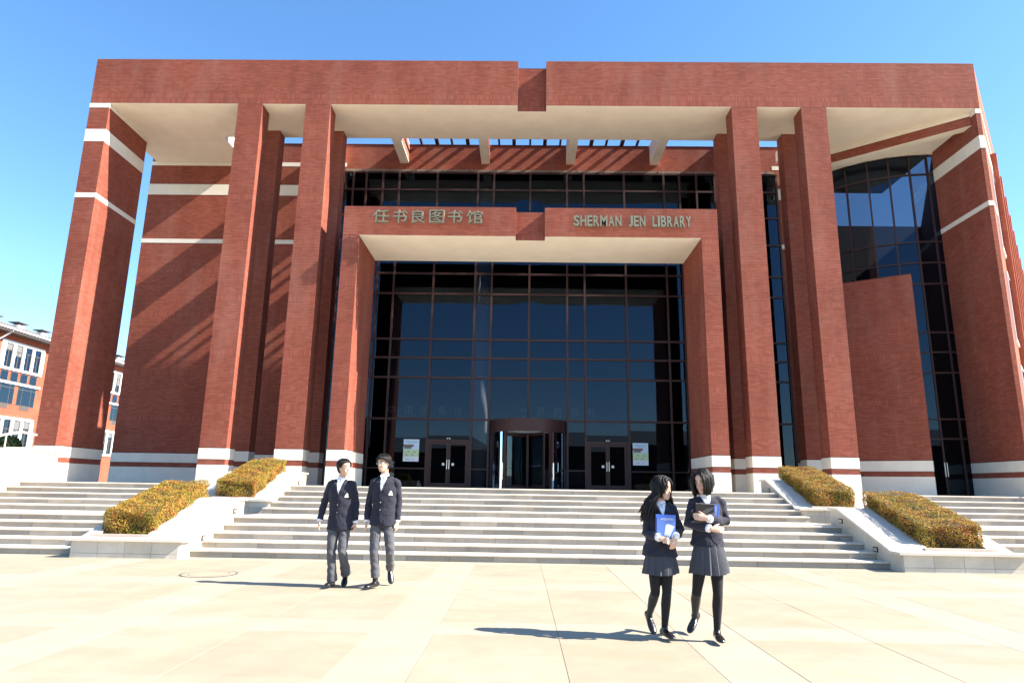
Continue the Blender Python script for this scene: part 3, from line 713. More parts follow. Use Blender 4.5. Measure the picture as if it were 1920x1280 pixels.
# ------------------------------------------------------------------ right-hand bay: slanted beam, brick screen, glass drum
def wall_between(name, p, q, th, z0, z1, mat="mortar", parent=lib):
    """upright slab whose front face runs from p to q (plan), thickness going to the back"""
    u = (Vector(q) - Vector(p)).normalized(); n = Vector((u.y, -u.x))
    a, b_ = Vector(p), Vector(q); c, d = b_ - n * th, a - n * th
    return part(name, MB().prism([tuple(a), tuple(b_), tuple(c), tuple(d)], z0, z1), mat, parent), u, n
p, q = (13.6, 30.55), (19.06, 26.28)
bm_, u, n = wall_between("slanted_beam", p, q, .45, 16.86, ZS + .01)
Wd = (Vector(q) - Vector(p)).length
Bricks().face(p, tuple(u), tuple(n), Wd, 16.86, 17.28).build("brick_facing", bm_)
a, b_ = Vector(p) + n * .012, Vector(q) + n * .012
obj("stone_band", MB().prism([tuple(a), tuple(b_), tuple(Vector(q) - n * .1), tuple(Vector(p) - n * .1)], 17.285, 17.444), "cream_stone", bm_)
part("soffit", MB().prism([(13.62, 30.6), (19.05, 26.36), (19.05, 33.5), (13.62, 33.5)], 17.06, 17.2), "cream_render")
part("soffit", MB().prism([tuple(Vector(p) - n * .02), tuple(Vector(q) - n * .02), tuple(Vector(q) - n * .44), tuple(Vector(p) - n * .44)], 16.845, 16.9), "cream_render")
sp, sq = (13.3, 29.15), (16.30, 27.20)
scr, u, n = wall_between("brick_screen", sp, sq, .5, ZT - .05, 10.5)
Ws = (Vector(sq) - Vector(sp)).length
bb = Bricks().face(sp, tuple(u), tuple(n), Ws, ZT, 10.48, (5.0, 6.9, 8.4), skip=STONE); bb.face(sq, tuple(-n), tuple(u), .5, ZT, 10.48, skip=STONE); bb.build("brick_facing", scr)
for za, zb in STONE:
    aa, b2 = Vector(sp) + n * .01, Vector(sq) + n * .01 + u * .01
    obj("base_stone", MB().prism([tuple(aa), tuple(b2), tuple(b2 - n * .52), tuple(aa - n * .52)], za, zb - .004), "cream_stone", scr)
# glass drum, centre (19.0, 34.2), radius 5
dcx, dcy, dr = 19.0, 34.2, 5.0
drum = part("glass_drum", MB().box(dcx - 3, dcx, dcy - 2, dcy + 1, ZT + .006, ZT + .03), "interior_dark")
angs = [R(d) for d in (181, 193, 205, 217, 228, 239, 249, 259, 268, 272)]
DZ = [ZT, 3.76, 4.60, 6.63, 7.55, 8.45, 10.70, 11.7, 12.7, 16.03, 17.0]
def dp(a, r=dr): return (dcx + r * math.cos(a), dcy + r * math.sin(a))
for a in angs:
    x, y = dp(a); obj("mullion", MB().obox((x, y, (ZT + 17) / 2), (math.cos(a), math.sin(a), 0), (-math.sin(a), math.cos(a), 0), (0, 0, 1), .06, .035, (17 - ZT) / 2), "bronze_metal", drum)
for a0, a1 in zip(angs, angs[1:]):
    p0, p1 = Vector(dp(a0)), Vector(dp(a1)); mid = (p0 + p1) / 2; t_ = (p1 - p0).normalized(); nn_ = Vector((t_.y, -t_.x)); hl = (p1 - p0).length / 2
    for z in DZ[1:]:
        obj("transom", MB().obox((mid.x, mid.y, z), (t_.x, t_.y, 0), (nn_.x, nn_.y, 0), (0, 0, 1), hl - .034, .05, .035), "bronze_metal", drum)
    for za, zb in zip(DZ, DZ[1:]):
        obj("pane", MB().obox((mid.x, mid.y, (za + zb) / 2), (t_.x, t_.y, 0), (nn_.x, nn_.y, 0), (0, 0, 1), hl - .034, .006, (zb - za) / 2 - .035), "glass_tinted", drum)
    obj("head_band", MB().obox((mid.x, mid.y, 17.04), (t_.x, t_.y, 0), (nn_.x, nn_.y, 0), (0, 0, 1), hl + .02, .16, .035), "cream_stone", drum)
for s in (-.05, .05): obj("handle", MB().bar((18.05 + s, 29.2, 2.15), (18.05 + s, 29.2, 2.75), .02, 8), "steel", drum)
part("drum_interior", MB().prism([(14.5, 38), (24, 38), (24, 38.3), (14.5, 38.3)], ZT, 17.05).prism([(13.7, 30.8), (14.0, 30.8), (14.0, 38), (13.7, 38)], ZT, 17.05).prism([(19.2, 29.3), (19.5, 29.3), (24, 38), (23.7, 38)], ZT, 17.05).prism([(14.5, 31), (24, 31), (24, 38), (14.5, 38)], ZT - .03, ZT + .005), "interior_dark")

# splayed side wall at the far right, with ribs and windows, in full sun
d_ = Vector((math.sin(R(38.6)), math.cos(R(38.6)))); wn_ = Vector((d_.y, -d_.x)); W0 = Vector((19.275, YF + .005))
sw, u, n = wall_between("side_wall", tuple(W0), tuple(W0 + d_ * 26), .18, ZT - .05, ZR, "brick_wall_far")
for k in range(8):
    for z0, z1 in ((3.4, 6.6), (7.6, 10.6), (11.6, 15.2)):
        c = W0 + d_ * (2.2 + 3.0 * k) + wn_ * .02
        obj("window_frame", MB().obox((c.x, c.y, (z0 + z1) / 2), (d_.x, d_.y, 0), (wn_.x, wn_.y, 0), (0, 0, 1), .85, .05, (z1 - z0) / 2), "white_paint", sw)
        c2 = c + wn_ * .045
        obj("window_pane", MB().obox((c2.x, c2.y, (z0 + z1) / 2), (d_.x, d_.y, 0), (wn_.x, wn_.y, 0), (0, 0, 1), .72, .01, (z1 - z0) / 2 - .1), "glass_window", sw)
    c = W0 + d_ * (3.7 + 3.0 * k) + wn_ * .08
    obj("rib", MB().obox((c.x, c.y, (2.8 + 16.8) / 2), (d_.x, d_.y, 0), (wn_.x, wn_.y, 0), (0, 0, 1), .22, .16, 7), "brick_wall_far", sw)
for za, zb in BANDS:
    c = W0 + d_ * 13
    obj("stone_band", MB().obox((c.x, c.y, (za + zb) / 2), (d_.x, d_.y, 0), (wn_.x, wn_.y, 0), (0, 0, 1), 13, .03, (zb - za) / 2), "cream_stone", sw)
# ================================================================== the school building at the far left
plain("dark_brick", (0.07, 0.035, 0.028), 0.9)
plain("roof_grey", (0.17, 0.16, 0.145), 0.8, var=0.12, scale=1.5)
plain("eave_dark", (0.09, 0.075, 0.07), 0.8)
plain("blind", (0.16, 0.16, 0.16), 0.7)
def school(name, label, X, y0, y1, zeave, first):
    """long brick school block with its window front in the plane x = X, looking towards +x"""
    t = thing(name, label, "building", (X, y0, 0)); L = t.location
    def P(n, mb, m, par=t): o = obj(n, mb, m, par); local(o, L); return o
    D = 14.0; ov = 0.9
    P("wall", MB().box(X - D, X, y0, y1, 0, zeave), "brick_wall_far")
    P("eave", MB().box(X - D - .5, X + ov, y0 - .5, y1 + .5, zeave - .02, zeave + .40), "eave_dark")
    P("gutter", MB().box(X + ov - .02, X + ov + .12, y0 - .5, y1 + .5, zeave + .16, zeave + .30), "white_paint")
    rf = P("roof", MB().add([(X + ov, y0 - .5, zeave + .41), (X + ov, y1 + .5, zeave + .41), (X - D / 2, y1 + .5, zeave + 2.9), (X - D / 2, y0 - .5, zeave + 2.9), (X - D - .5, y0 - .5, zeave + .41), (X - D - .5, y1 + .5, zeave + .41)],
                      [(0, 1, 2, 3), (3, 2, 5, 4), (0, 3, 4), (1, 5, 2), (0, 4, 5, 1)]), "roof_grey")
    for y in np.arange(first - 1.2, y1 - 2, 3.05):         # low vents with flat caps
        P("chimney", MB().box(X - 3.0, X - 2.4, y - .35, y + .35, zeave + 1.0, zeave + 1.72), "white_paint", rf)
        P("chimney_cap", MB().box(X - 3.2, X - 2.2, y - .6, y + .6, zeave + 1.86, zeave + 1.94).box(X - 2.9, X - 2.5, y - .25, y + .25, zeave + 1.72, zeave + 1.86), "eave_dark", rf)
    H3, H2, H1 = zeave - 2.75, zeave - 5.75, zeave - 9.2
    bays = [first - 6.6 * k for k in (2, 1)] + [first + 6.6 * k for k in range(int((y1 - first - 6) / 6.6))]
    for yb in bays:
        w, step = 5.0, 1.12; m0 = .30
        for zb, hh in ((H3, 2.0), (H1, 2.2)):              # white framed group of four tall windows
            P("window_frame", MB().box(X, X + .10, yb, yb + w, zb + hh, zb + hh + .22), "white_paint"); P("window_frame", MB().box(X, X + .10, yb, yb + w, zb - .2, zb), "white_paint")
            for i in range(5):
                ya = yb + m0 + step * i - (.04 if i == 4 else 0)
                P("pilaster", MB().box(X, X + .14, ya - .30 if i == 0 else ya - .16, ya + .12 if i < 4 else yb + w, zb + .001, zb + hh - .001), "white_paint")
                if i == 4: break
                a, b_ = ya + .12, ya + step - .16
                win = P("window", MB().box(X + .004, X + .05, a, b_, zb + 1.40, zb + 1.46).box(X + .004, X + .05, (a + b_) / 2 - .03, (a + b_) / 2 + .03, zb, zb + 1.40).box(X + .004, X + .05, a, a + .04, zb, zb + hh).box(X + .004, X + .05, b_ - .04, b_, zb, zb + hh), "eave_dark")
                P("pane", MB().box(X + .006, X + .02, a + .04, b_ - .04, zb + .01, zb + hh - .01), "glass_window", win)
                if random.random() < .4: P("blind", MB().box(X + .022, X + .026, a + .05, b_ - .05, zb + hh * random.uniform(.3, .8), zb + hh - .02), "blind", win)
            if zb == H3:
                P("sill_band", MB().box(X, X + .12, yb - .1, yb + w + .1, zb - 1.32, zb - 1.14), "white_paint")
                for i in range(4):
                    ya = yb + m0 + .12 + step * i
                    win = P("window", MB().box(X + .004, X + .03, ya, ya + .84, zb - 1.12, zb - .28), "eave_dark"); P("pane", MB().box(X + .031, X + .04, ya + .05, ya + .79, zb - 1.07, zb - .33), "glass_window", win)
        for i in range(2):                                  # middle storey: two broad windows
            ya = yb + .15 + 2.5 * i
            win = P("window", MB().box(X - .02, X + .02, ya, ya + 2.1, H2, H2 + 1.9).box(X - .02, X + .019, ya + .5, ya + 1.6, H2 - .35, H2 - .002), "eave_dark")
            for a, b_ in ((.05, .5), (.56, 1.54), (1.6, 2.05)):
                P("pane", MB().box(X + .022, X + .03, ya + a, ya + b_, H2 + .06, H2 + 1.35), "glass_window", win); P("pane", MB().box(X + .022, X + .03, ya + a, ya + b_, H2 + 1.41, H2 + 1.84), "glass_window", win)
    P("downpipe", MB().bar((X + ov, first - .1, zeave + .1), (X + .12, first - .5, zeave - .7), .07, 8), "white_paint")
    return t
school("school_building", "sunlit orange brick school block with white window frames behind the left pillar", -43.0, 38, 92, 13.35, 53.35)
spire = thing("white_gable", "tip of a white gable above the school roof at the left edge", "roof", (-49, 51, 14)); 
o = obj("gable_face", MB().add([(-49.5, 48.0, 13), (-49.5, 53.2, 13), (-49.5, 50.1, 20.2), (-50.2, 48.0, 13), (-50.2, 53.2, 13), (-50.2, 50.1, 20.2)], [(0, 1, 2), (5, 4, 3), (1, 4, 5, 2), (0, 2, 5, 3)]), "white_paint", spire); local(o, (-49, 51, 14))

# shrub at the foot of the school
def shrub(label, x, y, z, r, seed):
    t = thing("leafy_shrub", label, "shrub", (x, y, z)); rg = np.random.default_rng(seed); N = 900
    P = rg.normal(0, 1, (N, 3)); P /= np.linalg.norm(P, axis=1)[:, None]; P *= (r * rg.uniform(.5, 1, N) ** .5)[:, None]; P[:, 2] = np.abs(P[:, 2]) * .9 + .1
    D = rg.normal(0, 1, (N, 3)); D /= np.linalg.norm(D, axis=1)[:, None]; T = np.cross(D, rg.normal(0, 1, (N, 3))); T /= np.linalg.norm(T, axis=1)[:, None]; B = np.cross(D, T)
    l = rg.uniform(.06, .11, N)[:, None]
    V = np.stack([P - T * l, P + B * l * .5, P + T * l, P - B * l * .5], 1).reshape(-1, 3)
    link("foliage", quads("foliage", V, np.arange(N * 4).reshape(-1, 4)), "leaf_green", t)
    o = obj("stem", MB().bar((0, 0, -.2), (0, 0, .5), .04, 6), "twig", t)
plain("leaf_green", (0.07, 0.11, 0.025), 0.6, var=0.35, scale=5)
shrub("small green shrub below the school windows behind the left parapet", -21.0, 27.2, 2.6, .55, 5)

# low school wing and trees behind the photographer: seen only mirrored in the glass front
def rear_block(label, x0, x1, y, h):
    t = thing("school_wing", label, "building", ((x0 + x1) / 2, y, 0)); L = t.location
    def P(n, mb, m): o = obj(n, mb, m, t); local(o, L); return o
    P("wall", MB().box(x0, x1, y - 12, y, 0, h), "dark_brick")
    P("roof", MB().add([(x0 - 1, y + 1, h), (x1 + 1, y + 1, h), (x1 - 4, y - 6, h + 3.2), (x0 + 4, y - 6, h + 3.2), (x0 - 1, y - 13, h), (x1 + 1, y - 13, h)], [(0, 1, 2, 3), (3, 2, 5, 4), (0, 3, 4), (1, 5, 2), (0, 4, 5, 1)]), "roof_grey")
    for x in np.arange(x0 + 2, x1 - 3, 4.0):
        for z in (1.2, 4.6):
            if z + 2 < h: P("window", MB().box(x, x + 2.2, y, y + .05, z, z + 1.9), "dark_void")
rear_block("low brick school wing mirrored in the glass front", -34, -6, -62, 8.2)
rear_block("longer brick school wing mirrored at the right of the glass front", 2, 44, -70, 9.4)

# round cover in the paving
mh = thing("manhole_cover", "round manhole cover set flush in the plaza by the boys' shadow", "manhole cover", (-4.92, 11.05, 0))
def disc(r0, r1, z, n=40):
    V = []; F = []
    for i in range(n):
        a = 2 * math.pi * i / n; V += [(r0 * math.cos(a), r0 * math.sin(a), z), (r1 * math.cos(a), r1 * math.sin(a), z)]
    for i in range(n): j = (i + 1) % n; F.append((2 * i, 2 * i + 1, 2 * j + 1, 2 * j))
    return MB().add(V, F)
obj("cover_plate", disc(.001, .40, .005), "paving_tan", mh); obj("rim", disc(.405, .43, .0055), "iron", mh); obj("inner_ring", disc(.30, .312, .0062), "iron", mh)
# ================================================================== THE FOUR STUDENTS
def hair_mat():
    m, nt, b = newmat("hair_black"); mp = nn(nt, "ShaderNodeMapping"); mp.inputs["Scale"].default_value = (260, 260, 22); nt.links.new(coord(nt), mp.inputs[0])
    n = noise(nt, mp.outputs[0], 1.0, 3, 0.6)
    nt.links.new(ramp(nt, n.outputs[0], [(0.3, (0.004, 0.0035, 0.003)), (0.7, (0.016, 0.012, 0.010))]), b.inputs["Base Color"])
    b.inputs["Roughness"].default_value = 0.42; b.inputs["Specular IOR Level"].default_value = 0.22; bump(nt, b, n.outputs[0], 0.6, 0.005)
plain("skin", (0.58, 0.36, 0.255), 0.55, spec=0.35, var=0.06, scale=25); M["skin"].node_tree.nodes["Principled BSDF"].inputs["Subsurface Weight"].default_value = 0.08
plain("skin_girl", (0.60, 0.385, 0.285), 0.5, spec=0.35, var=0.05, scale=25)
def cloth(name, c, rough=0.85, weave=900, wr=0.0):
    m, nt, b = newmat(name); tc = coord(nt)
    n = noise(nt, tc, weave, 2); n2 = noise(nt, tc, 9, 5, 0.6)
    col = mixc(nt, 1.0, c, _gray(nt, maprange(nt, n.outputs[0], 0.3, 0.7, 0.8, 1.2)), 'MULTIPLY')
    nt.links.new(col, b.inputs["Base Color"]); b.inputs["Roughness"].default_value = rough; b.inputs["Specular IOR Level"].default_value = 0.25
    b.inputs["Sheen Weight"].default_value = 0.12; b.inputs["Sheen Roughness"].default_value = 0.5
    bump(nt, b, n2.outputs[0], 0.5, 0.02 + wr); return m
cloth("navy_wool", (0.021, 0.021, 0.034), wr=0.012); cloth("grey_trousers", (0.085, 0.085, 0.095), wr=0.012); cloth("grey_skirt", (0.052, 0.054, 0.066)); cloth("black_tights", (0.008, 0.008, 0.009), 0.7)
cloth("white_shirt", (0.78, 0.78, 0.84), 0.7); cloth("black_sock", (0.01, 0.01, 0.011))
plain("black_leather", (0.01, 0.0095, 0.009), 0.22, spec=0.6, bmp=0.1, bscale=30); plain("shoe_sole", (0.02, 0.018, 0.016), 0.7)
hair_mat(); plain("eye_dark", (0.015, 0.012, 0.01), 0.2); plain("lip", (0.42, 0.17, 0.14), 0.45); plain("teeth", (0.8, 0.78, 0.74), 0.3)
plain("button_metal", (0.75, 0.72, 0.62), 0.3, metal=0.9); plain("badge_pale", (0.74, 0.74, 0.62), 0.7); plain("badge_green", (0.10, 0.16, 0.10), 0.7); plain("glasses_frame", (0.75, 0.75, 0.76), 0.25, metal=0.8)
plain("eye_white", (0.8, 0.78, 0.75), 0.3)

def ease(a, b, t): return a + (b - a) * t
def tube(mb, pts, rad, n=14, ref=(1, 0, 0), caps=True):
    """loft of ellipses through pts; rad entries are a number or (along ref, across)"""
    P = [Vector(p) for p in pts]; ref = Vector(ref); rings = []
    for i, p in enumerate(P):
        d = (P[min(i + 1, len(P) - 1)] - P[max(i - 1, 0)]).normalized()
        s = (ref - d * ref.dot(d)); s = s.normalized() if s.length > 1e-4 else d.orthogonal().normalized()
        t = d.cross(s); r = rad[i]; a, b = r if isinstance(r, (tuple, list)) else (r, r)
        rings.append([p + s * a * math.cos(2 * math.pi * k / n) + t * b * math.sin(2 * math.pi * k / n) for k in range(n)])
    V = [v for r in rings for v in r]; F = []
    for i in range(len(P) - 1):
        for k in range(n): F.append((i * n + k, i * n + (k + 1) % n, (i + 1) * n + (k + 1) % n, (i + 1) * n + k))
    if caps:
        d0 = (P[0] - P[1]).normalized(); d1 = (P[-1] - P[-2]).normalized()
        r0 = rad[0] if not isinstance(rad[0], (tuple, list)) else min(rad[0]); r1 = rad[-1] if not isinstance(rad[-1], (tuple, list)) else min(rad[-1])
        a, b = len(V), len(V) + 1; V += [P[0] + d0 * r0 * .6, P[-1] + d1 * r1 * .6]; o = (len(P) - 1) * n
        for k in range(n): F.append((a, (k + 1) % n, k)); F.append((b, o + k, o + (k + 1) % n))
    return mb.add(V, F)
def blob(mb, c, ax, n=10):
    """ellipsoid: ax = three half-axis vectors"""
    c = Vector(c); a, b, d = (Vector(q) for q in ax); V = []; F = []
    for i in range(n + 1):
        ph = math.pi * i / n
        for k in range(2 * n): th = math.pi * k / n; V.append(c + d * math.cos(ph) + (a * math.cos(th) + b * math.sin(th)) * math.sin(ph))
    m = 2 * n
    for i in range(n):
        for k in range(m): F.append((i * m + k, (i + 1) * m + k, (i + 1) * m + (k + 1) % m, i * m + (k + 1) % m))
    return mb.add(V, F)
def remesh(mb, voxel, iters=3, decimate=1.0):
    me = mb.mesh("tmp"); o = bpy.data.objects.new("tmp", me)
    tmpc = bpy.data.collections.new("tmp"); COL.children.link(tmpc); tmpc.objects.link(o)
    r = o.modifiers.new("r", 'REMESH'); r.mode = 'VOXEL'; r.voxel_size = voxel
    if iters: s = o.modifiers.new("s", 'SMOOTH'); s.factor = 0.5; s.iterations = iters
    if decimate < 1: d = o.modifiers.new("d", 'DECIMATE'); d.ratio = decimate
    dg = bpy.context.evaluated_depsgraph_get(); dg.update(); out = bpy.data.meshes.new_from_object(o.evaluated_get(dg))
    bpy.data.objects.remove(o); bpy.data.collections.remove(tmpc); smooth(out); return out

class Head:
    T = [0.0, .07, .18, .33, .5, .65, .8, .92, 1.0]
    W = [.022, .040, .055, .064, .071, .074, .069, .048, .012]
    D = [.020, .043, .068, .084, .092, .096, .090, .064, .016]
    C = [.064, .048, .024, .010, .002, -.003, -.006, -.008, -.010]
    def __init__(s, c, fwd, up=(0, 0, 1), k=1.0, h=.228):
        s.c = Vector(c); s.f = Vector(fwd).normalized(); up = Vector(up); s.r = s.f.cross(up).normalized(); s.u = s.r.cross(s.f).normalized(); s.k = k; s.h = h * k
    def lerp(s, A, t):
        t = min(1, max(0, t)); return float(np.interp(t, s.T, A)) * s.k
    def at(s, th, t, off=0.0):
        """surface point; th = 0 front, + towards the person's own left"""
        w, d, c = s.lerp(s.W, t) + off, s.lerp(s.D, t) + off, s.lerp(s.C, t)
        return s.c - s.r * (w * math.sin(th)) + s.f * (c + d * math.cos(th)) + s.u * ((t - .5) * s.h + (off if t > .9 else 0))
    def add_to(s, mb):
        n = 20; V = []; F = []; ts = [0, .035, .07, .12, .18, .26, .33, .42, .5, .58, .65, .73, .8, .86, .92, .97, 1.0]
        for t in ts:
            for k in range(n): V.append(s.at(2 * math.pi * k / n, t))
        for i in range(len(ts) - 1):
            for k in range(n): F.append((i * n + k, i * n + (k + 1) % n, (i + 1) * n + (k + 1) % n, (i + 1) * n + k))
        F.append(tuple(range(n - 1, -1, -1))); F.append(tuple((len(ts) - 1) * n + k for k in range(n)))
        mb.add(V, F)
        k = s.k
        tube(mb, [s.at(0, .53, -.006), s.at(0, .43, .004), s.at(0, .345, .013)], [(.007 * k, .006 * k), (.009 * k, .008 * k), (.014 * k, .009 * k)], 8, s.r)       # nose
        for sg in (-1, 1):
            e = s.at(sg * 1.62, .44); blob(mb, e - s.r * sg * .004 - s.f * .004, (s.f * .018 * k + s.r * -sg * .004, s.r * .007 * k, s.u * .031 * k), 8)             # ears
            blob(mb, s.at(sg * .55, .30, -.012), (s.r * .02 * k, s.f * .016 * k, s.u * .022 * k), 6)                                                                  # cheeks
        blob(mb, s.at(0, .2, -.002), (s.r * .022 * k, s.f * .009 * k, s.u * .012 * k), 6)
    def features(s, root, smile, L0):
        k = s.k
        def P(n, mb, m, par=root):
            o = obj(n, mb, m, par); o.data.transform(Matrix.Translation(-Vector(L0))); smooth(o.data); return o
        for sg in (-1, 1):
            c = s.at(sg * .42, .50, -.001)
            e = P("eye", blob(MB(), c, (s.r * .0135 * k, s.f * .006 * k, s.u * .0048 * k), 8), "eye_white")
            P("iris", blob(MB(), c + s.f * .0035, (s.r * .0062 * k, s.f * .004 * k, s.u * .0052 * k), 8), "eye_dark", e)
            P("eyelid", tube(MB(), [s.at(sg * .26, .512, .003), s.at(sg * .42, .528, .004), s.at(sg * .60, .510, .002)], [.002, .0028, .0018], 6), "eye_dark")
            P("eyebrow", tube(MB(), [s.at(sg * .22, .60, .002), s.at(sg * .42, .622, .003), s.at(sg * .68, .598, .001)], [.0032, .0038, .002], 6), "hair_black")
        ml = [s.at(a, .205 + .035 * smile * a * a * 4, .006) for a in (-.36, -.18, 0, .18, .36)]
        m = P("mouth", tube(MB(), ml, [.002, .0042, .005, .0042, .002], 8, s.u), "lip")
        if smile > .6: P("teeth", tube(MB(), [s.at(a, .212 + .03 * smile * a * a * 4, .0085) for a in (-.22, 0, .22)], [.0012, .0035, .0012], 6, s.u), "teeth", m)
    def hair(s, low, thick, seed, tufts=260, tl=.03, fringe=0.0):
        """cap of hair: low(th) gives the height fraction where the hair ends for each direction; tufts are short locks lying on it"""
        r = random.Random(seed); mb = MB(); n = 40; m = 16; V = []; F = []
        for lay in (0, 1):
            for j in range(m + 1):
                for i in range(n):
                    th = -math.pi + 2 * math.pi * i / n; t = low(th) + (1.0 - low(th)) * (j / m) ** .8
                    off = (thick * (.55 + .45 * math.sin(min(1, j / 4) * math.pi / 2)) + .004 * math.sin(th * 7 + j) * (j / m)) if lay == 0 else -.006
                    V.append(s.at(th, t, off))
        Lb = (m + 1) * n
        for j in range(m):
            for i in range(n):
                a, b, c, d = j * n + i, j * n + (i + 1) % n, (j + 1) * n + (i + 1) % n, (j + 1) * n + i
                F.append((a, b, c, d)); F.append((Lb + d, Lb + c, Lb + b, Lb + a))
        for i in range(n): F.append((i, Lb + i, Lb + (i + 1) % n, (i + 1) % n))
        V.append(s.at(0, 1.0, thick)); top = len(V) - 1
        for i in range(n): F.append((m * n + i, m * n + (i + 1) % n, top))
        mb.add(V, F)
        for q in range(tufts):
            th = r.uniform(-math.pi, math.pi); lo = low(th); t0 = lo + (1 - lo) * r.uniform(.05, 1) ; sw = r.uniform(-.25, .25)
            if abs(th) < .9 and t0 - lo < fringe: continue
            pts = []
            for k in range(4):
                t = t0 - k * tl / s.h * 1.1
                pts.append(s.at(th + sw * k * .35, max(t, lo - .03), thick + .003 + .004 * math.sin(k) + (.004 if k == 3 else 0)))
            tube(mb, pts, [.004, .006, .0045, .001], 5)
        return mb

def hand(mb, wrist, d, n, thumb_side, k=1.0, curl=.5):
    """palm, four jointed fingers of different length and a thumb; d along the fingers, n = back-of-hand normal, thumb_side across"""
    w = Vector(wrist); d = Vector(d).normalized(); n = Vector(n); n = (n - d * n.dot(d)).normalized(); s = Vector(thumb_side); s = (s - d * s.dot(d) - n * s.dot(n)).normalized()
    tube(mb, [w - d * .02 * k, w + d * .02 * k, w + d * .055 * k, w + d * .088 * k], [(.026 * k, .019 * k), (.032 * k, .017 * k), (.039 * k, .016 * k), (.037 * k, .012 * k)], 12, s)
    for i, (off, ln) in enumerate(((.028, .066), (.010, .074), (-.009, .068), (-.027, .053))):
        b = w + d * .084 * k + s * off * k; a = curl * (.8 + .12 * i); p = [b - d * .02 * k]; dd = d.copy()
        p.append(b)
        for sg in (.45, .32, .23):
            ang = a; dd = (dd * math.cos(ang) - n * math.sin(ang)).normalized(); n2 = (n * math.cos(ang) + d * math.sin(ang)); p.append(p[-1] + dd * ln * sg * k); a *= .9
            q = Vector(n); n_ = n - dd * n.dot(dd)
        tube(mb, p, [.0092 * k, .0092 * k, .0085 * k, .0078 * k, .006 * k], 8)
    t0 = w + d * .025 * k + s * .026 * k; td = (d * .75 + s * .6 - n * .35).normalized()
    tube(mb, [t0 - td * .015 * k, t0 + td * .022 * k, t0 + td * .045 * k + d * .006 * k, t0 + td * .058 * k + d * .018 * k], [.013 * k, .0115 * k, .0095 * k, .007 * k], 8)

def patch(name, poly, bvh, root, L0, mat, off=.004, thick=.006, cuts=3):
    """a flat-cut piece of cloth laid on the front of a garment; poly: (x, z) outline in the person's frame"""
    bm = bmesh.new(); vs = [bm.verts.new((x, 0, z)) for x, z in poly]; bm.faces.new(vs)
    bmesh.ops.triangulate(bm, faces=bm.faces[:])
    for _ in range(cuts):
        es = [e for e in bm.edges if e.calc_length() > .02]
        if not es: break
        bmesh.ops.subdivide_edges(bm, edges=es, cuts=1); bmesh.ops.triangulate(bm, faces=bm.faces[:])
    last = None
    for v in bm.verts:
        h = bvh.ray_cast(Vector((v.co.x + L0[0], L0[1] - 1.0, v.co.z)), Vector((0, 1, 0)))
        y = h[0].y if h[0] else last
        last = y if y is not None else L0[1]; v.co = (v.co.x, last - off - L0[1], v.co.z)
    g = bmesh.ops.extrude_face_region(bm, geom=bm.faces[:]); 
    for v in [e for e in g["geom"] if isinstance(e, bmesh.types.BMVert)]: v.co.y += thick
    bmesh.ops.recalc_face_normals(bm, faces=bm.faces[:]); me = bpy.data.meshes.new(name); bm.to_mesh(me); bm.free()
    return link(name, me, mat, root)

def shoe(mb, ankle, toe, k=1.0):
    a, t = Vector(ankle), Vector(toe); d = (t - a); d.z = 0; flat = d.length
    axis = (t - Vector((a.x, a.y, a.z - .07 * k))).normalized(); side = axis.cross(Vector((0, 0, 1))).normalized(); up = side.cross(axis).normalized()
    heel = Vector((a.x, a.y, a.z)) - up * .055 * k - axis * .045 * k
    prof = [(-.02, .030, .030), (.0, .036, .040), (.05, .036, .045), (.10, .040, .036), (.16, .047, .030), (.21, .046, .024), (.245, .036, .018), (.262, .018, .010)]
    tube(mb, [heel + axis * x * k + up * (hh * .55) * k for x, w, hh in prof], [(w * k, hh * k) for x, w, hh in prof], 12, side)
    tube(mb, [a - up * .035 * k + axis * .015 * k, a + up * .012 * k], [.038 * k, .040 * k], 12)

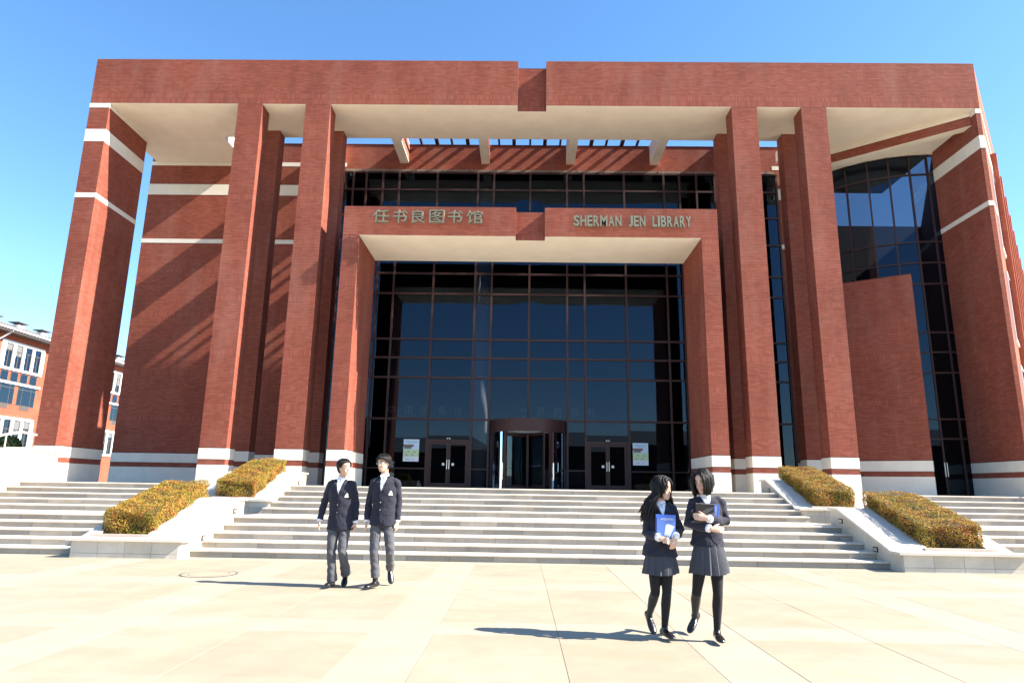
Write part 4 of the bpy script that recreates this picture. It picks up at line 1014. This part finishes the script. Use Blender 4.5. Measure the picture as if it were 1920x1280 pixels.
def person(sp):
    X0, Y0 = sp["at"]; L0 = Vector((X0, Y0, 0)); G = lambda p: Vector((X0 + p[0], Y0 + p[1], p[2]))
    girl = sp["girl"]; skin = "skin_girl" if girl else "skin"; k = sp.get("k", 1.0)
    J = {n: G(p) for n, p in sp["j"].items()}
    hd = Head(J["head"], sp["face"], sp.get("tilt", (0, 0, 1)), sp.get("hk", 1.0))
    # --- body: one continuous skin
    mb = MB(); hd.add_to(mb)
    neck_top = hd.c - hd.u * hd.h * .30 - hd.f * .015
    tube(mb, [J["neck"] - Vector((0, 0, .07)), J["neck"], neck_top, hd.c - hd.f * .01], [.062 * k, .052 * k, .050 * k, .05 * k], 14)
    tube(mb, [J["pelvis"], (J["pelvis"] + J["neck"]) / 2, J["neck"] - Vector((0, 0, .06))], [(.12 * k, .08 * k), (.11 * k, .075 * k), (.12 * k, .06 * k)], 16)
    for s in "LR":
        tube(mb, [J["neck"] - Vector((0, 0, .08)), J["sh" + s], J["el" + s], J["wr" + s] ], [.05 * k, .045 * k, .034 * k, .024 * k], 10)
        tube(mb, [J["pelvis"], J["hip" + s], J["kn" + s], J["an" + s]], [.07 * k, .058 * k, .033 * k, .022 * k], 10)
        hd_, hn, ht = sp["hand" + s]; hand(mb, J["wr" + s], hd_, hn, ht, k * sp.get("handk", 1.0), sp.get("curl", .5))
    me = remesh(mb, .0048, 2, .5); me.transform(Matrix.Translation(-L0))
    root = link("person", me, skin, None, label=sp["label"], category="person", group="students walking down from the library"); root.location = L0
    def P(n, m, mat, par=root):
        if isinstance(m, MB): m = m.mesh(n)
        m.transform(Matrix.Translation(-L0)); return link(n, m, mat, par)
    hd.features(root, sp["smile"], L0)
    # --- hair
    low = sp["low"]; hb = hd.hair(low, sp.get("thick", .016), sp["seed"], sp.get("tufts", 260), fringe=.13 if girl else .0)
    for st in sp.get("strands", []):
        tube(hb, [G(q) if not isinstance(q, Vector) else q for q in st[0]], st[1], 5)
    if "hairfn" in sp: sp["hairfn"](hb, hd, G)
    h = P("hair", hb, "hair_black"); smooth(h.data)
    # --- jacket
    jb = MB(); rings = sp["torso"]          # (z, x centre, half width, half depth, y centre)
    tube(jb, [G((x, y, z)) for z, x, w, d, y in rings], [(w, d) for z, x, w, d, y in rings], 28)
    for s in "LR":
        sh, el, wr = J["sh" + s], J["el" + s], J["wr" + s]; cuff = el + (wr - el) * (.93 if not girl else .80)
        u1, u2 = sh.lerp(el, .45), el.lerp(cuff, .5)
        a, b, c = sp.get("sleeve", (.064, .054, .043))
        tube(jb, [sh + Vector((0, 0, .0)) - (el - sh) * .08, sh.lerp(el, .12), u1, el, u2, cuff], [a * .92, a * 1.02, a * .95, b, b * .93, c], 14)
        tube(jb, [J["neck"] - Vector((0, 0, .055)) , sh + Vector((0, 0, .012))], [.052 * k, .050 * k], 12)
    jm = remesh(jb, .0065, 4, .6)
    r = random.Random(sp["seed"])           # drag folds
    co = np.array([v.co for v in jm.vertices]); ph = [r.uniform(0, 6) for _ in range(6)]
    nr = np.zeros(len(co) * 3); jm.vertices.foreach_get("normal", nr); nr = nr.reshape(-1, 3)
    disp = .0035 * np.sin(co[:, 2] * 46 + co[:, 0] * 22 + ph[0]) * np.sin(co[:, 0] * 17 + ph[1]) + .003 * np.sin(co[:, 2] * 75 + co[:, 0] * -40 + ph[2]) * np.sin(co[:, 2] * 9 + ph[3])
    co += nr * disp[:, None]; jm.vertices.foreach_set("co", co.ravel()); jm.update()
    bvh = BVHTree.FromPolygons([v.co.copy() for v in jm.vertices], [tuple(p.vertices) for p in jm.polygons])
    jacket = P("jacket", jm, "navy_wool")
    for s in "LR":                          # shirt cuffs
        el, wr = J["el" + s], J["wr" + s]; dd = (wr - el).normalized(); c0 = el + (wr - el) * (.90 if not girl else .76)
        cm = MB(); tube(cm, [c0, c0 + dd * (.030 if not girl else .038)], [sp.get("sleeve", (0, 0, .043))[2] * .93] * 2, 14); P("shirt_cuff", cm, "white_shirt"); 
    # --- shirt front, lapels, collar, buttons, pocket flap, badge
    vx, vz = sp["vbot"]; nx, nz = sp["j"]["neck"][0], sp["j"]["neck"][2]; hw = sp.get("vw", .055)
    patch("shirt_front", [(vx, vz), (vx + (nx + hw - vx) * .55, vz + (nz + .0 - vz) * .5), (nx + hw, nz - .010), (nx + hw * .4, nz - .018), (nx - hw * .4, nz - .018), (nx - hw, nz - .010), (vx + (nx - hw - vx) * .55, vz + (nz - vz) * .5)], bvh, root, L0, "white_shirt", .003, .012)
    for sg in (-1, 1):
        ox = nx + sg * hw
        patch("lapel", [(vx + sg * .002, vz - .02), (vx + sg * .05, vz + (nz - vz) * .42), (vx + sg * .085, vz + (nz - vz) * .52), (vx + sg * .070, vz + (nz - vz) * .60), (vx + sg * .092, vz + (nz - vz) * .66), (ox + sg * .03, nz - .004), (ox, nz - .006), (vx + (ox - vx) * .55, vz + (nz - vz) * .5)], bvh, root, L0, "navy_wool", .0075, .008)
        cb = MB(); c0 = G((ox * .96 + nx * .04, -.058 * k, nz - .006)); tip = G((nx + sg * .022, -.083 * k, nz - .062))
        bk = G((nx + sg * .056, .01, nz + .022)); cb.add([c0, tip, G((nx + sg * .006, -.068 * k, nz - .012)), bk, G((nx + sg * .05, .012, nz - .01)), tip + Vector((0, .01, 0))], [(0, 1, 2), (0, 2, 3), (0, 3, 4), (0, 4, 1), (2, 1, 5)])
        P("shirt_collar", cb, "white_shirt")
    cs = MB(); nk = J["neck"]; tube(cs, [nk - Vector((0, 0, .050)), nk - Vector((0, 0, .02)), nk + Vector((0, 0, .012)) + (neck_top - nk) * .12], [.066 * k, .063 * k, .058 * k], 18); P("collar_band", cs, "white_shirt")
    for z in sp["buttons"]:
        h = bvh.ray_cast(Vector((X0 + vx, Y0 - 1, z)), Vector((0, 1, 0)))
        if h[0]: P("button", blob(MB(), h[0] - Vector((0, .003, 0)), ((.010, 0, 0), (0, .004, 0), (0, 0, .010)), 6), "button_metal")
    if "edge" in sp:                        # front edge of the jacket, cut away in a curve
        patch("front_edge", sp["edge"], bvh, root, L0, "navy_wool", .006, .008)
    for nm, poly, mat in sp.get("patches", []): patch(nm, poly, bvh, root, L0, mat, .006, .007, 2)
    # --- legs
    if not girl:
        tb = MB()
        tube(tb, [J["pelvis"] + Vector((0, 0, .10)), J["pelvis"], J["pelvis"] - Vector((0, 0, .06))], [(.120, .080), (.130, .088), (.125, .085)], 20)
        for s in "LR":
            hp, kn, an = J["hip" + s], J["kn" + s], J["an" + s]; hem = an + Vector(sp.get("hem" + s, (0, 0, .0)))
            tube(tb, [hp + Vector((0, 0, .05)), hp.lerp(kn, .3), kn.lerp(hp, .15), kn, kn.lerp(hem, .5), hem], [(.068, .074), (.080, .086), (.068, .072), (.064, .068), (.060, .066), sp.get("hemr", (.062, .07))], 16)
        tm = remesh(tb, .0065, 3, .6); co = np.array([v.co for v in tm.vertices]); nr = np.zeros(len(co) * 3); tm.vertices.foreach_get("normal", nr); nr = nr.reshape(-1, 3)
        co += nr * (.004 * np.sin(co[:, 2] * 60 + co[:, 0] * 35 + ph[4]) * np.sin(co[:, 2] * 13 + ph[5]))[:, None]; tm.vertices.foreach_set("co", co.ravel()); tm.update()
        P("trousers", tm, "grey_trousers")
        for s in "LR":
            sb = MB(); tube(sb, [J["an" + s] + Vector((0, 0, .07)), J["an" + s] - Vector((0, 0, .02))], [.038, .036], 10); P("sock", sb, "black_sock")
    else:
        tb = MB(); tube(tb, [J["pelvis"] + Vector((0, 0, .05)), J["pelvis"] - Vector((0, 0, .06))], [(.14 * k, .10 * k), (.13 * k, .09 * k)], 16)
        for s in "LR":
            hp, kn, an = J["hip" + s], J["kn" + s], J["an" + s]; ca = kn.lerp(an, .32) + Vector((0, .012, 0))
            tube(tb, [hp, hp.lerp(kn, .45), kn.lerp(hp, .12), kn, ca, kn.lerp(an, .7), an, an - Vector((0, 0, .02))], [.080 * k, .068 * k, .053 * k, .050 * k, .052 * k, .040 * k, .032 * k, .032 * k], 14)
        P("tights", remesh(tb, .0055, 3, .6), "black_tights")
        # pleated skirt
        zw, zh, cx, wx, wy = sp["skirt"]["waist"], sp["skirt"]["hem"], sp["skirt"]["x"], sp["skirt"]["w"], sp["skirt"]["d"]
        n, m = 150, 12; V = []; F = []; npl = 15
        for lay in (0, 1):
            for j in range(m + 1):
                t = j / m; z = zw + (zh - zw) * t
                for i in range(n):
                    a = 2 * math.pi * i / n; u = (a * npl / (2 * math.pi)) % 1.0; saw = (u if u < .82 else (1 - u) / .18 * .82)
                    f = ease(wx[0], wx[1], t ** .9) + (.020 * t + .004) * (saw - .4) + .008 * t * math.sin(3 * a + sp["seed"]); g = ease(wy[0], wy[1], t ** .9) + (.020 * t + .004) * (saw - .4)
                    off = 0 if lay == 0 else -.004
                    V.append(G((cx + sp["skirt"].get("dx", 0) * t + (f + off) * math.cos(a), sp["skirt"].get("dy", 0) + (g + off) * math.sin(a), z + t * (.012 * math.sin(2 * a + 1) + sp["skirt"].get("slope", 0) * math.cos(a)))))
        Lb = (m + 1) * n
        for j in range(m):
            for i in range(n):
                a, b, c, d = j * n + i, j * n + (i + 1) % n, (j + 1) * n + (i + 1) % n, (j + 1) * n + i
                F.append((a, d, c, b)); F.append((Lb + a, Lb + b, Lb + c, Lb + d))
        for i in range(n): F.append((m * n + i, Lb + m * n + i, Lb + m * n + (i + 1) % n, m * n + (i + 1) % n))
        P("skirt", MB().add(V, F), "grey_skirt")
    for s in "LR":
        sb = MB(); shoe(sb, J["an" + s], J["toe" + s], sp.get("shk", 1.0)); P("shoe", remesh(sb, .005, 2, .6), "black_leather")
    if sp.get("glasses"):
        gm = MB()
        for sg in (-1, 1):
            c = hd.at(sg * .42, .50, .012); ring = [c + hd.r * .021 * math.cos(a) + hd.u * .015 * math.sin(a) for a in np.linspace(0, 2 * math.pi, 17)]
            tube(gm, ring, [.0016] * 17, 5, caps=False); tube(gm, [hd.at(sg * .66, .515, .012), hd.at(sg * 1.2, .51, .008), hd.at(sg * 1.6, .50, .008)], [.0016] * 3, 5)
        tube(gm, [hd.at(-.18, .51, .014), hd.at(0, .52, .017), hd.at(.18, .51, .014)], [.0015] * 3, 5); P("glasses", gm, "glasses_frame")
    return root, hd, bvh
def low_boy(front, side=.52, back=.16):
    def f(th):
        a = abs(th)
        if a < .75: return front
        if a < 1.25: return ease(front, side, (a - .75) / .5)
        if a < 1.5: return side
        if a < 2.0: return ease(side, back, (a - 1.5) / .5)
        return back
    return f
def edge(vx, vz, hem): return [(vx - .012, vz - .005), (vx + .05, vz - .005), (vx + .085, hem + .03), (vx + .055, hem + .02), (vx + .012, hem + .06), (vx - .012, hem + .14)]
def crest(x, z, s=1.0): return [(x - .026 * s, z - .03 * s), (x + .026 * s, z - .03 * s), (x + .024 * s, z - .012 * s), (x + .012 * s, z - .004 * s), (x + .016 * s, z + .018 * s), (x + .004 * s, z + .032 * s), (x - .010 * s, z + .026 * s), (x - .012 * s, z - .002 * s), (x - .024 * s, z - .014 * s)]
def box4(x0, x1, z0, z1): return [(x0, z0), (x1, z0), (x1, z1), (x0, z1)]
DOWN_L = ((-.02, -.18, -1), (-1, -.25, 0), (.1, -1, 0)); DOWN_R = ((.0, -.15, -1), (1, -.25, 0), (-.1, -1, 0))
person(dict(label="student in navy blazer and grey trousers, leftmost, head turned towards his companion", girl=False, at=(-2.58, 9.9), seed=21,
  j=dict(head=(-0.009, -0.01, 1.652), neck=(-0.034, 0.01, 1.492), pelvis=(-0.020, 0.02, 0.889), shL=(-0.178, 0.01, 1.415), elL=(-0.277, 0.05, 1.149), wrL=(-0.303, -0.03, 0.902), shR=(0.116, 0.01, 1.42), elR=(0.180, 0.06, 1.154), wrR=(0.204, 0, 0.885),
         hipL=(-0.105, 0.0, 0.85), knL=(-0.098, -0.05, 0.465), anL=(-0.072, 0.0, 0.085), toeL=(-0.085, -0.16, 0.03), hipR=(0.060, 0.03, 0.848), knR=(0.058, -0.07, 0.505), anR=(0.064, 0.18, 0.135), toeR=(0.085, 0.06, 0.02)),
  face=(.78, -.62, .02), tilt=(-.05, 0, 1), hk=1.06, smile=.9, low=low_boy(.86, .55, .22), thick=.012, tufts=420, handL=DOWN_L, handR=DOWN_R, handk=1.0, curl=.38,
  torso=[(.785, -.008, .196, .138, .02), (.90, -.012, .186, .132, .02), (1.05, -.018, .165, .118, .015), (1.2, -.025, .176, .124, .01), (1.32, -.030, .182, .124, .01), (1.41, -.031, .160, .104, .012), (1.452, -.033, .10, .076, .014), (1.472, -.035, .066, .058, .016)],
  vbot=(-.040, 1.275), vw=.056, buttons=(1.235, 1.13, 1.025), edge=edge(-.04, 1.26, .785), hemL=(-.0, 0, .005), hemR=(.01, -.01, .035), hemr=(.074, .085),
  patches=[("badge", crest(.079, 1.264), "badge_pale"), ("pocket_flap", box4(.042, .140, .972, 1.03), "navy_wool"), ("pocket_flap", box4(-.175, -.10, .965, 1.02), "navy_wool")]))
person(dict(label="taller student with glasses in navy blazer and grey trousers, second from left", girl=False, at=(-1.97, 9.85), seed=22,
  j=dict(head=(-0.028, -0.02, 1.725), neck=(-0.008, 0.01, 1.548), pelvis=(-0.007, 0.02, 0.929), shL=(-0.155, 0.01, 1.45), elL=(-0.226, 0.06, 1.164), wrL=(-0.236, 0.0, 0.908), shR=(0.163, 0.01, 1.455), elR=(0.198, 0.07, 1.183), wrR=(0.204, 0.02, 0.908),
         hipL=(-0.095, 0.0, 0.89), knL=(-0.094, -0.04, 0.494), anL=(-0.064, 0.01, 0.092), toeL=(-0.130, -0.12, 0.02), hipR=(0.072, 0.03, 0.888), knR=(0.128, -0.02, 0.512), anR=(0.070, 0.38, 0.225), toeR=(0.105, 0.30, 0.05)),
  face=(-.42, -.9, -.06), tilt=(-.10, 0, 1), hk=1.06, smile=1.0, low=low_boy(.77, .55, .2), thick=.014, tufts=520, glasses=True, handL=DOWN_L, handR=DOWN_R, curl=.4,
  torso=[(.85, -.008, .190, .135, .02), (.96, -.006, .180, .128, .02), (1.09, -.003, .162, .116, .015), (1.24, .0, .172, .122, .01), (1.36, .002, .180, .122, .01), (1.45, .003, .165, .104, .012), (1.502, -.002, .10, .076, .014), (1.524, -.006, .064, .058, .016)],
  vbot=(-.028, 1.325), vw=.056, buttons=(1.28, 1.175, 1.07), edge=edge(-.028, 1.31, .85), hemL=(.0, 0, .065), hemR=(.0, -.015, .02), hemr=(.064, .072),
  patches=[("badge", crest(.106, 1.305), "badge_pale"), ("pocket_flap", box4(.050, .145, 1.0, 1.058), "navy_wool"), ("pocket_flap", box4(-.15, -.08, 1.0, 1.055), "navy_wool")]))

def low_girl(part):
    def f(th):
        a = abs(th)
        if a < .45: return .88 - .05 * a
        if a < .95: return ease(.86, .34, (a - .45) / .5)
        if a < 1.5: return ease(.34, .12, (a - .95) / .55)
        return .08
    return f
def long_hair(hb, hd, G):
    r = random.Random(5)
    for i in range(330):
        th = r.uniform(1.15, math.pi) if r.random() < .5 else -r.uniform(1.45, math.pi); p0 = hd.at(th * .8, r.uniform(.86, 1.0), .017); p1 = hd.at(th, .62, .020 + r.uniform(0, .008)); p2 = hd.at(th, .22, .028 + r.uniform(0, .015))
        left = (p2.x < hd.c.x + r.gauss(-.01, .02)); back = p2.y > hd.c.y - .03
        if left: ex, ez = r.uniform(-.205, -.075), r.uniform(1.08, 1.20)
        else: ex, ez = r.uniform(.035, .150), r.uniform(1.12, 1.24)
        ey = r.uniform(.08, .135) if back else r.uniform(-.125, -.085)
        if left and not back and r.random() < .5: ey = -.03; ex = r.uniform(-.215, -.185)
        m = (p2 + G((ex, ey, ez))) / 2 + Vector(((-.02 if left else .015), (.03 if back else -.02), .02)); e = G((ex, ey, ez)) + Vector((r.gauss(0, .012), 0, r.gauss(0, .02)))
        tube(hb, [p0, p1, p2, m, e.lerp(m, .35), e], [.005, .008, .009, .008, .005, .0012], 5)
def bob_hair(hb, hd, G):
    r = random.Random(9)
    for i in range(360):
        th = r.choice((-1, 1)) * r.uniform(.62, math.pi); o = r.uniform(.022, .040)
        fr = abs(th) < 1.1
        p0 = hd.at(th * .7, r.uniform(.88, 1.0), .017); p1 = hd.at(th, .66, o); p2 = hd.at(th, .30, o + .008); p3 = hd.at(th, .02, o + .022); dz = Vector((0, 0, -r.uniform(.015, .045) if not fr else -.0))
        q = hd.c + (p3 - hd.c) * .98; q.z = p3.z
        tube(hb, [p0, p1, p2, p3, q + dz - (p3 - hd.c) * .12], [.005, .008, .0095, .008, .0015], 5)
g1, h1, _ = person(dict(label="long-haired student in navy blazer and grey skirt holding a blue book", girl=True, at=(1.42, 6.95), seed=23, k=.92,
  j=dict(head=(-0.004, -0.01, 1.425), neck=(-0.022, 0.01, 1.275), pelvis=(-0.033, 0.02, 0.798), shL=(-0.128, 0.0, 1.225), elL=(-0.168, -0.03, 0.987), wrL=(-0.070, -0.19, 0.952), shR=(0.085, 0.0, 1.23), elR=(0.155, -0.03, 1.012), wrR=(0.078, -0.175, 0.958),
         hipL=(-0.095, 0.0, 0.74), knL=(-0.100, -0.02, 0.428), anL=(-0.100, 0.34, 0.160), toeL=(-0.085, 0.26, 0.03), hipR=(0.025, 0.0, 0.74), knR=(0.006, -0.05, 0.435), anR=(-0.014, 0.02, 0.088), toeR=(0.022, -0.13, 0.02)),
  face=(.76, -.65, -.12), hk=.95, smile=.6, low=low_girl(0), thick=.016, tufts=220, hairfn=long_hair, sleeve=(.054, .051, .041), shk=.9,
  handL=((.92, -.12, -.35), (0, -1, .25), (.2, 0, 1)), handR=((-.25, -.15, -.95), (.1, -1, .0), (-1, 0, .1)), handk=.92, curl=.55,
  torso=[(.768, -.040, .180, .135, .015), (.86, -.036, .158, .120, .015), (.96, -.030, .138, .105, .012), (1.08, -.026, .148, .118, .005), (1.15, -.024, .150, .118, .005), (1.215, -.023, .136, .092, .008), (1.245, -.022, .085, .068, .012), (1.262, -.022, .054, .052, .014)],
  vbot=(-.018, 1.15), vw=.045, buttons=(.90,), edge=edge(-.02, .93, .768),
  skirt=dict(waist=.82, hem=.606, x=-.036, w=(.136, .178), d=(.10, .15), slope=.016)))
g2, h2, _ = person(dict(label="student with shoulder-length bob in navy blazer and skirt holding a dark book, rightmost", girl=True, at=(1.86, 6.87), seed=24, k=.94,
  j=dict(head=(-0.055, -0.02, 1.497), neck=(-0.033, 0.01, 1.345), pelvis=(-0.017, 0.02, 0.858), shL=(-0.142, 0.0, 1.295), elL=(-0.210, -0.02, 1.091), wrL=(-0.030, -0.20, 1.048), shR=(0.112, 0.0, 1.3), elR=(0.150, -0.03, 1.111), wrR=(-0.085, -0.215, 1.148),
         hipL=(-0.09, 0.0, 0.79), knL=(-0.142, 0.04, 0.440), anL=(-0.085, 0.38, 0.170), toeL=(-0.150, 0.30, 0.04), hipR=(0.05, 0.0, 0.79), knR=(0.040, -0.04, 0.438), anR=(0.026, 0.0, 0.088), toeR=(0.018, -0.15, 0.02)),
  face=(-.62, -.74, -.26), tilt=(-.06, 0, 1), hk=.94, smile=.7, low=low_girl(0), thick=.017, tufts=220, hairfn=bob_hair, sleeve=(.056, .053, .042), shk=.92,
  handL=((1, -.02, -.06), (0, -1, .15), (0, 0, 1)), handR=((-1, .12, .15), (0, -1, .1), (0, 0, 1)), handk=.94, curl=.5,
  torso=[(.876, -.024, .166, .128, .015), (.95, -.022, .155, .116, .015), (1.03, -.018, .142, .105, .012), (1.15, -.015, .152, .120, .005), (1.23, -.015, .154, .118, .005), (1.29, -.017, .140, .094, .008), (1.318, -.025, .085, .068, .012), (1.334, -.032, .054, .052, .014)],
  vbot=(-.030, 1.235), vw=.045, buttons=(), edge=edge(-.012, 1.02, .876), patches=[("pocket_flap", box4(.05, .12, .95, .99), "navy_wool")],
  skirt=dict(waist=.92, hem=.625, x=-.016, w=(.134, .190), d=(.10, .155), slope=.016)))

# books held against the chest
for n, c in (("book_blue", (.06, .16, .62)), ("book_sky", (.13, .25, .66)), ("book_glow", (.78, .84, .95)), ("book_black", (.02, .02, .022)), ("book_orange", (.30, .13, .06)), ("page_white", (.82, .81, .78)), ("book_navy", (.02, .05, .22)), ("book_line", (.30, .30, .30))): plain(n, c, .3)
def text_obj(body, w, h, mat, parent, loc, rot=0.0):
    me = text_mesh(body, 1.0, 0.0); a, b = bounds(me); s, t = w / (b[0] - a[0]), h / (b[1] - a[1])
    me.transform(Matrix.Translation((-(a[0] + b[0]) / 2, -(a[1] + b[1]) / 2, 0))); me.transform(Matrix.Diagonal((s, t, 1, 1))); me.transform(Matrix.Rotation(rot, 4, 'Z')); me.transform(Matrix.Rotation(math.pi / 2, 4, 'X')); me.transform(Matrix.Translation(loc))
    return link("title", me, mat, parent)
def book(name, label, loc, rot, w, h, th, cover):
    t = thing(name, label, "book", loc); t.rotation_euler = rot
    obj("cover", MB().box(-w / 2, w / 2, -th / 2, -th / 2 + .002, -h / 2, h / 2).box(-w / 2, w / 2, th / 2 - .002, th / 2, -h / 2, h / 2).box(-w / 2, -w / 2 + .002, -th / 2 + .002, th / 2 - .002, -h / 2, h / 2), cover, t)
    obj("pages", MB().box(-w / 2 + .002, w / 2 - .004, -th / 2 + .0022, th / 2 - .0022, -h / 2 + .003, h / 2 - .003), "page_white", t)
    return t
t = book("blue_book", "blue and white accounting textbook held by the long-haired student", (1.42 - .006, 6.95 - .145, 1.052), (R(4), R(1.5), 0), .190, .235, .022, "book_sky")
y = -.0117
obj("cover_print", MB().add([(-.02, y, -.117), (.03, y, -.117), (.085, y, .01), (.02, y, .035), (0, y, .02)], [(0, 1, 2, 3, 4)]), "book_glow", t)
obj("cover_print", MB().add([(-.094, y, .085), (.094, y, .085), (.094, y, .117), (-.094, y, .117)], [(0, 1, 2, 3)]), "book_blue", t)
obj("cover_print", MB().add([(-.094, y, -.117), (-.086, y, -.117), (-.086, y, .084), (-.094, y, .084)], [(0, 1, 2, 3)]), "book_navy", t)
text_obj("ACCOUNTING 1", .125, .020, "page_white", t, (.015, y - .0012, .078))
t = book("black_book", "black and blue textbook held by the student with the bob", (1.86 - .058, 6.87 - .150, 1.190), (R(8), R(2.5), 0), .228, .185, .030, "book_black")
y = -.0157
obj("cover_print", MB().add([(.062, y, -.092), (.114, y, -.092), (.114, y, .092), (.062, y, .092)], [(0, 1, 2, 3)]), "book_blue", t)
obj("cover_print", MB().add([(.10, y - .0006, -.092), (.114, y - .0006, -.092), (.114, y - .0006, .092), (.106, y - .0006, .092)], [(0, 1, 2, 3)]), "book_sky", t)
obj("cover_print", MB().add([(.0, y, -.06), (.06, y, -.06), (.06, y, .02), (.03, y, .0)], [(0, 1, 2, 3)]), "book_orange", t)
for i in range(6):
    a = -.11 + .016 * i; obj("cover_line", MB().add([(a, y, -.03 + .004 * i), (a + .11, y, .05 + .004 * i), (a + .11, y, .052 + .004 * i), (a, y, -.0275 + .004 * i)], [(0, 1, 2, 3)]), "book_line", t)
text_obj("FUTURES", .12, .020, "page_white", t, (.080, y - .0012, .02), math.pi / 2)
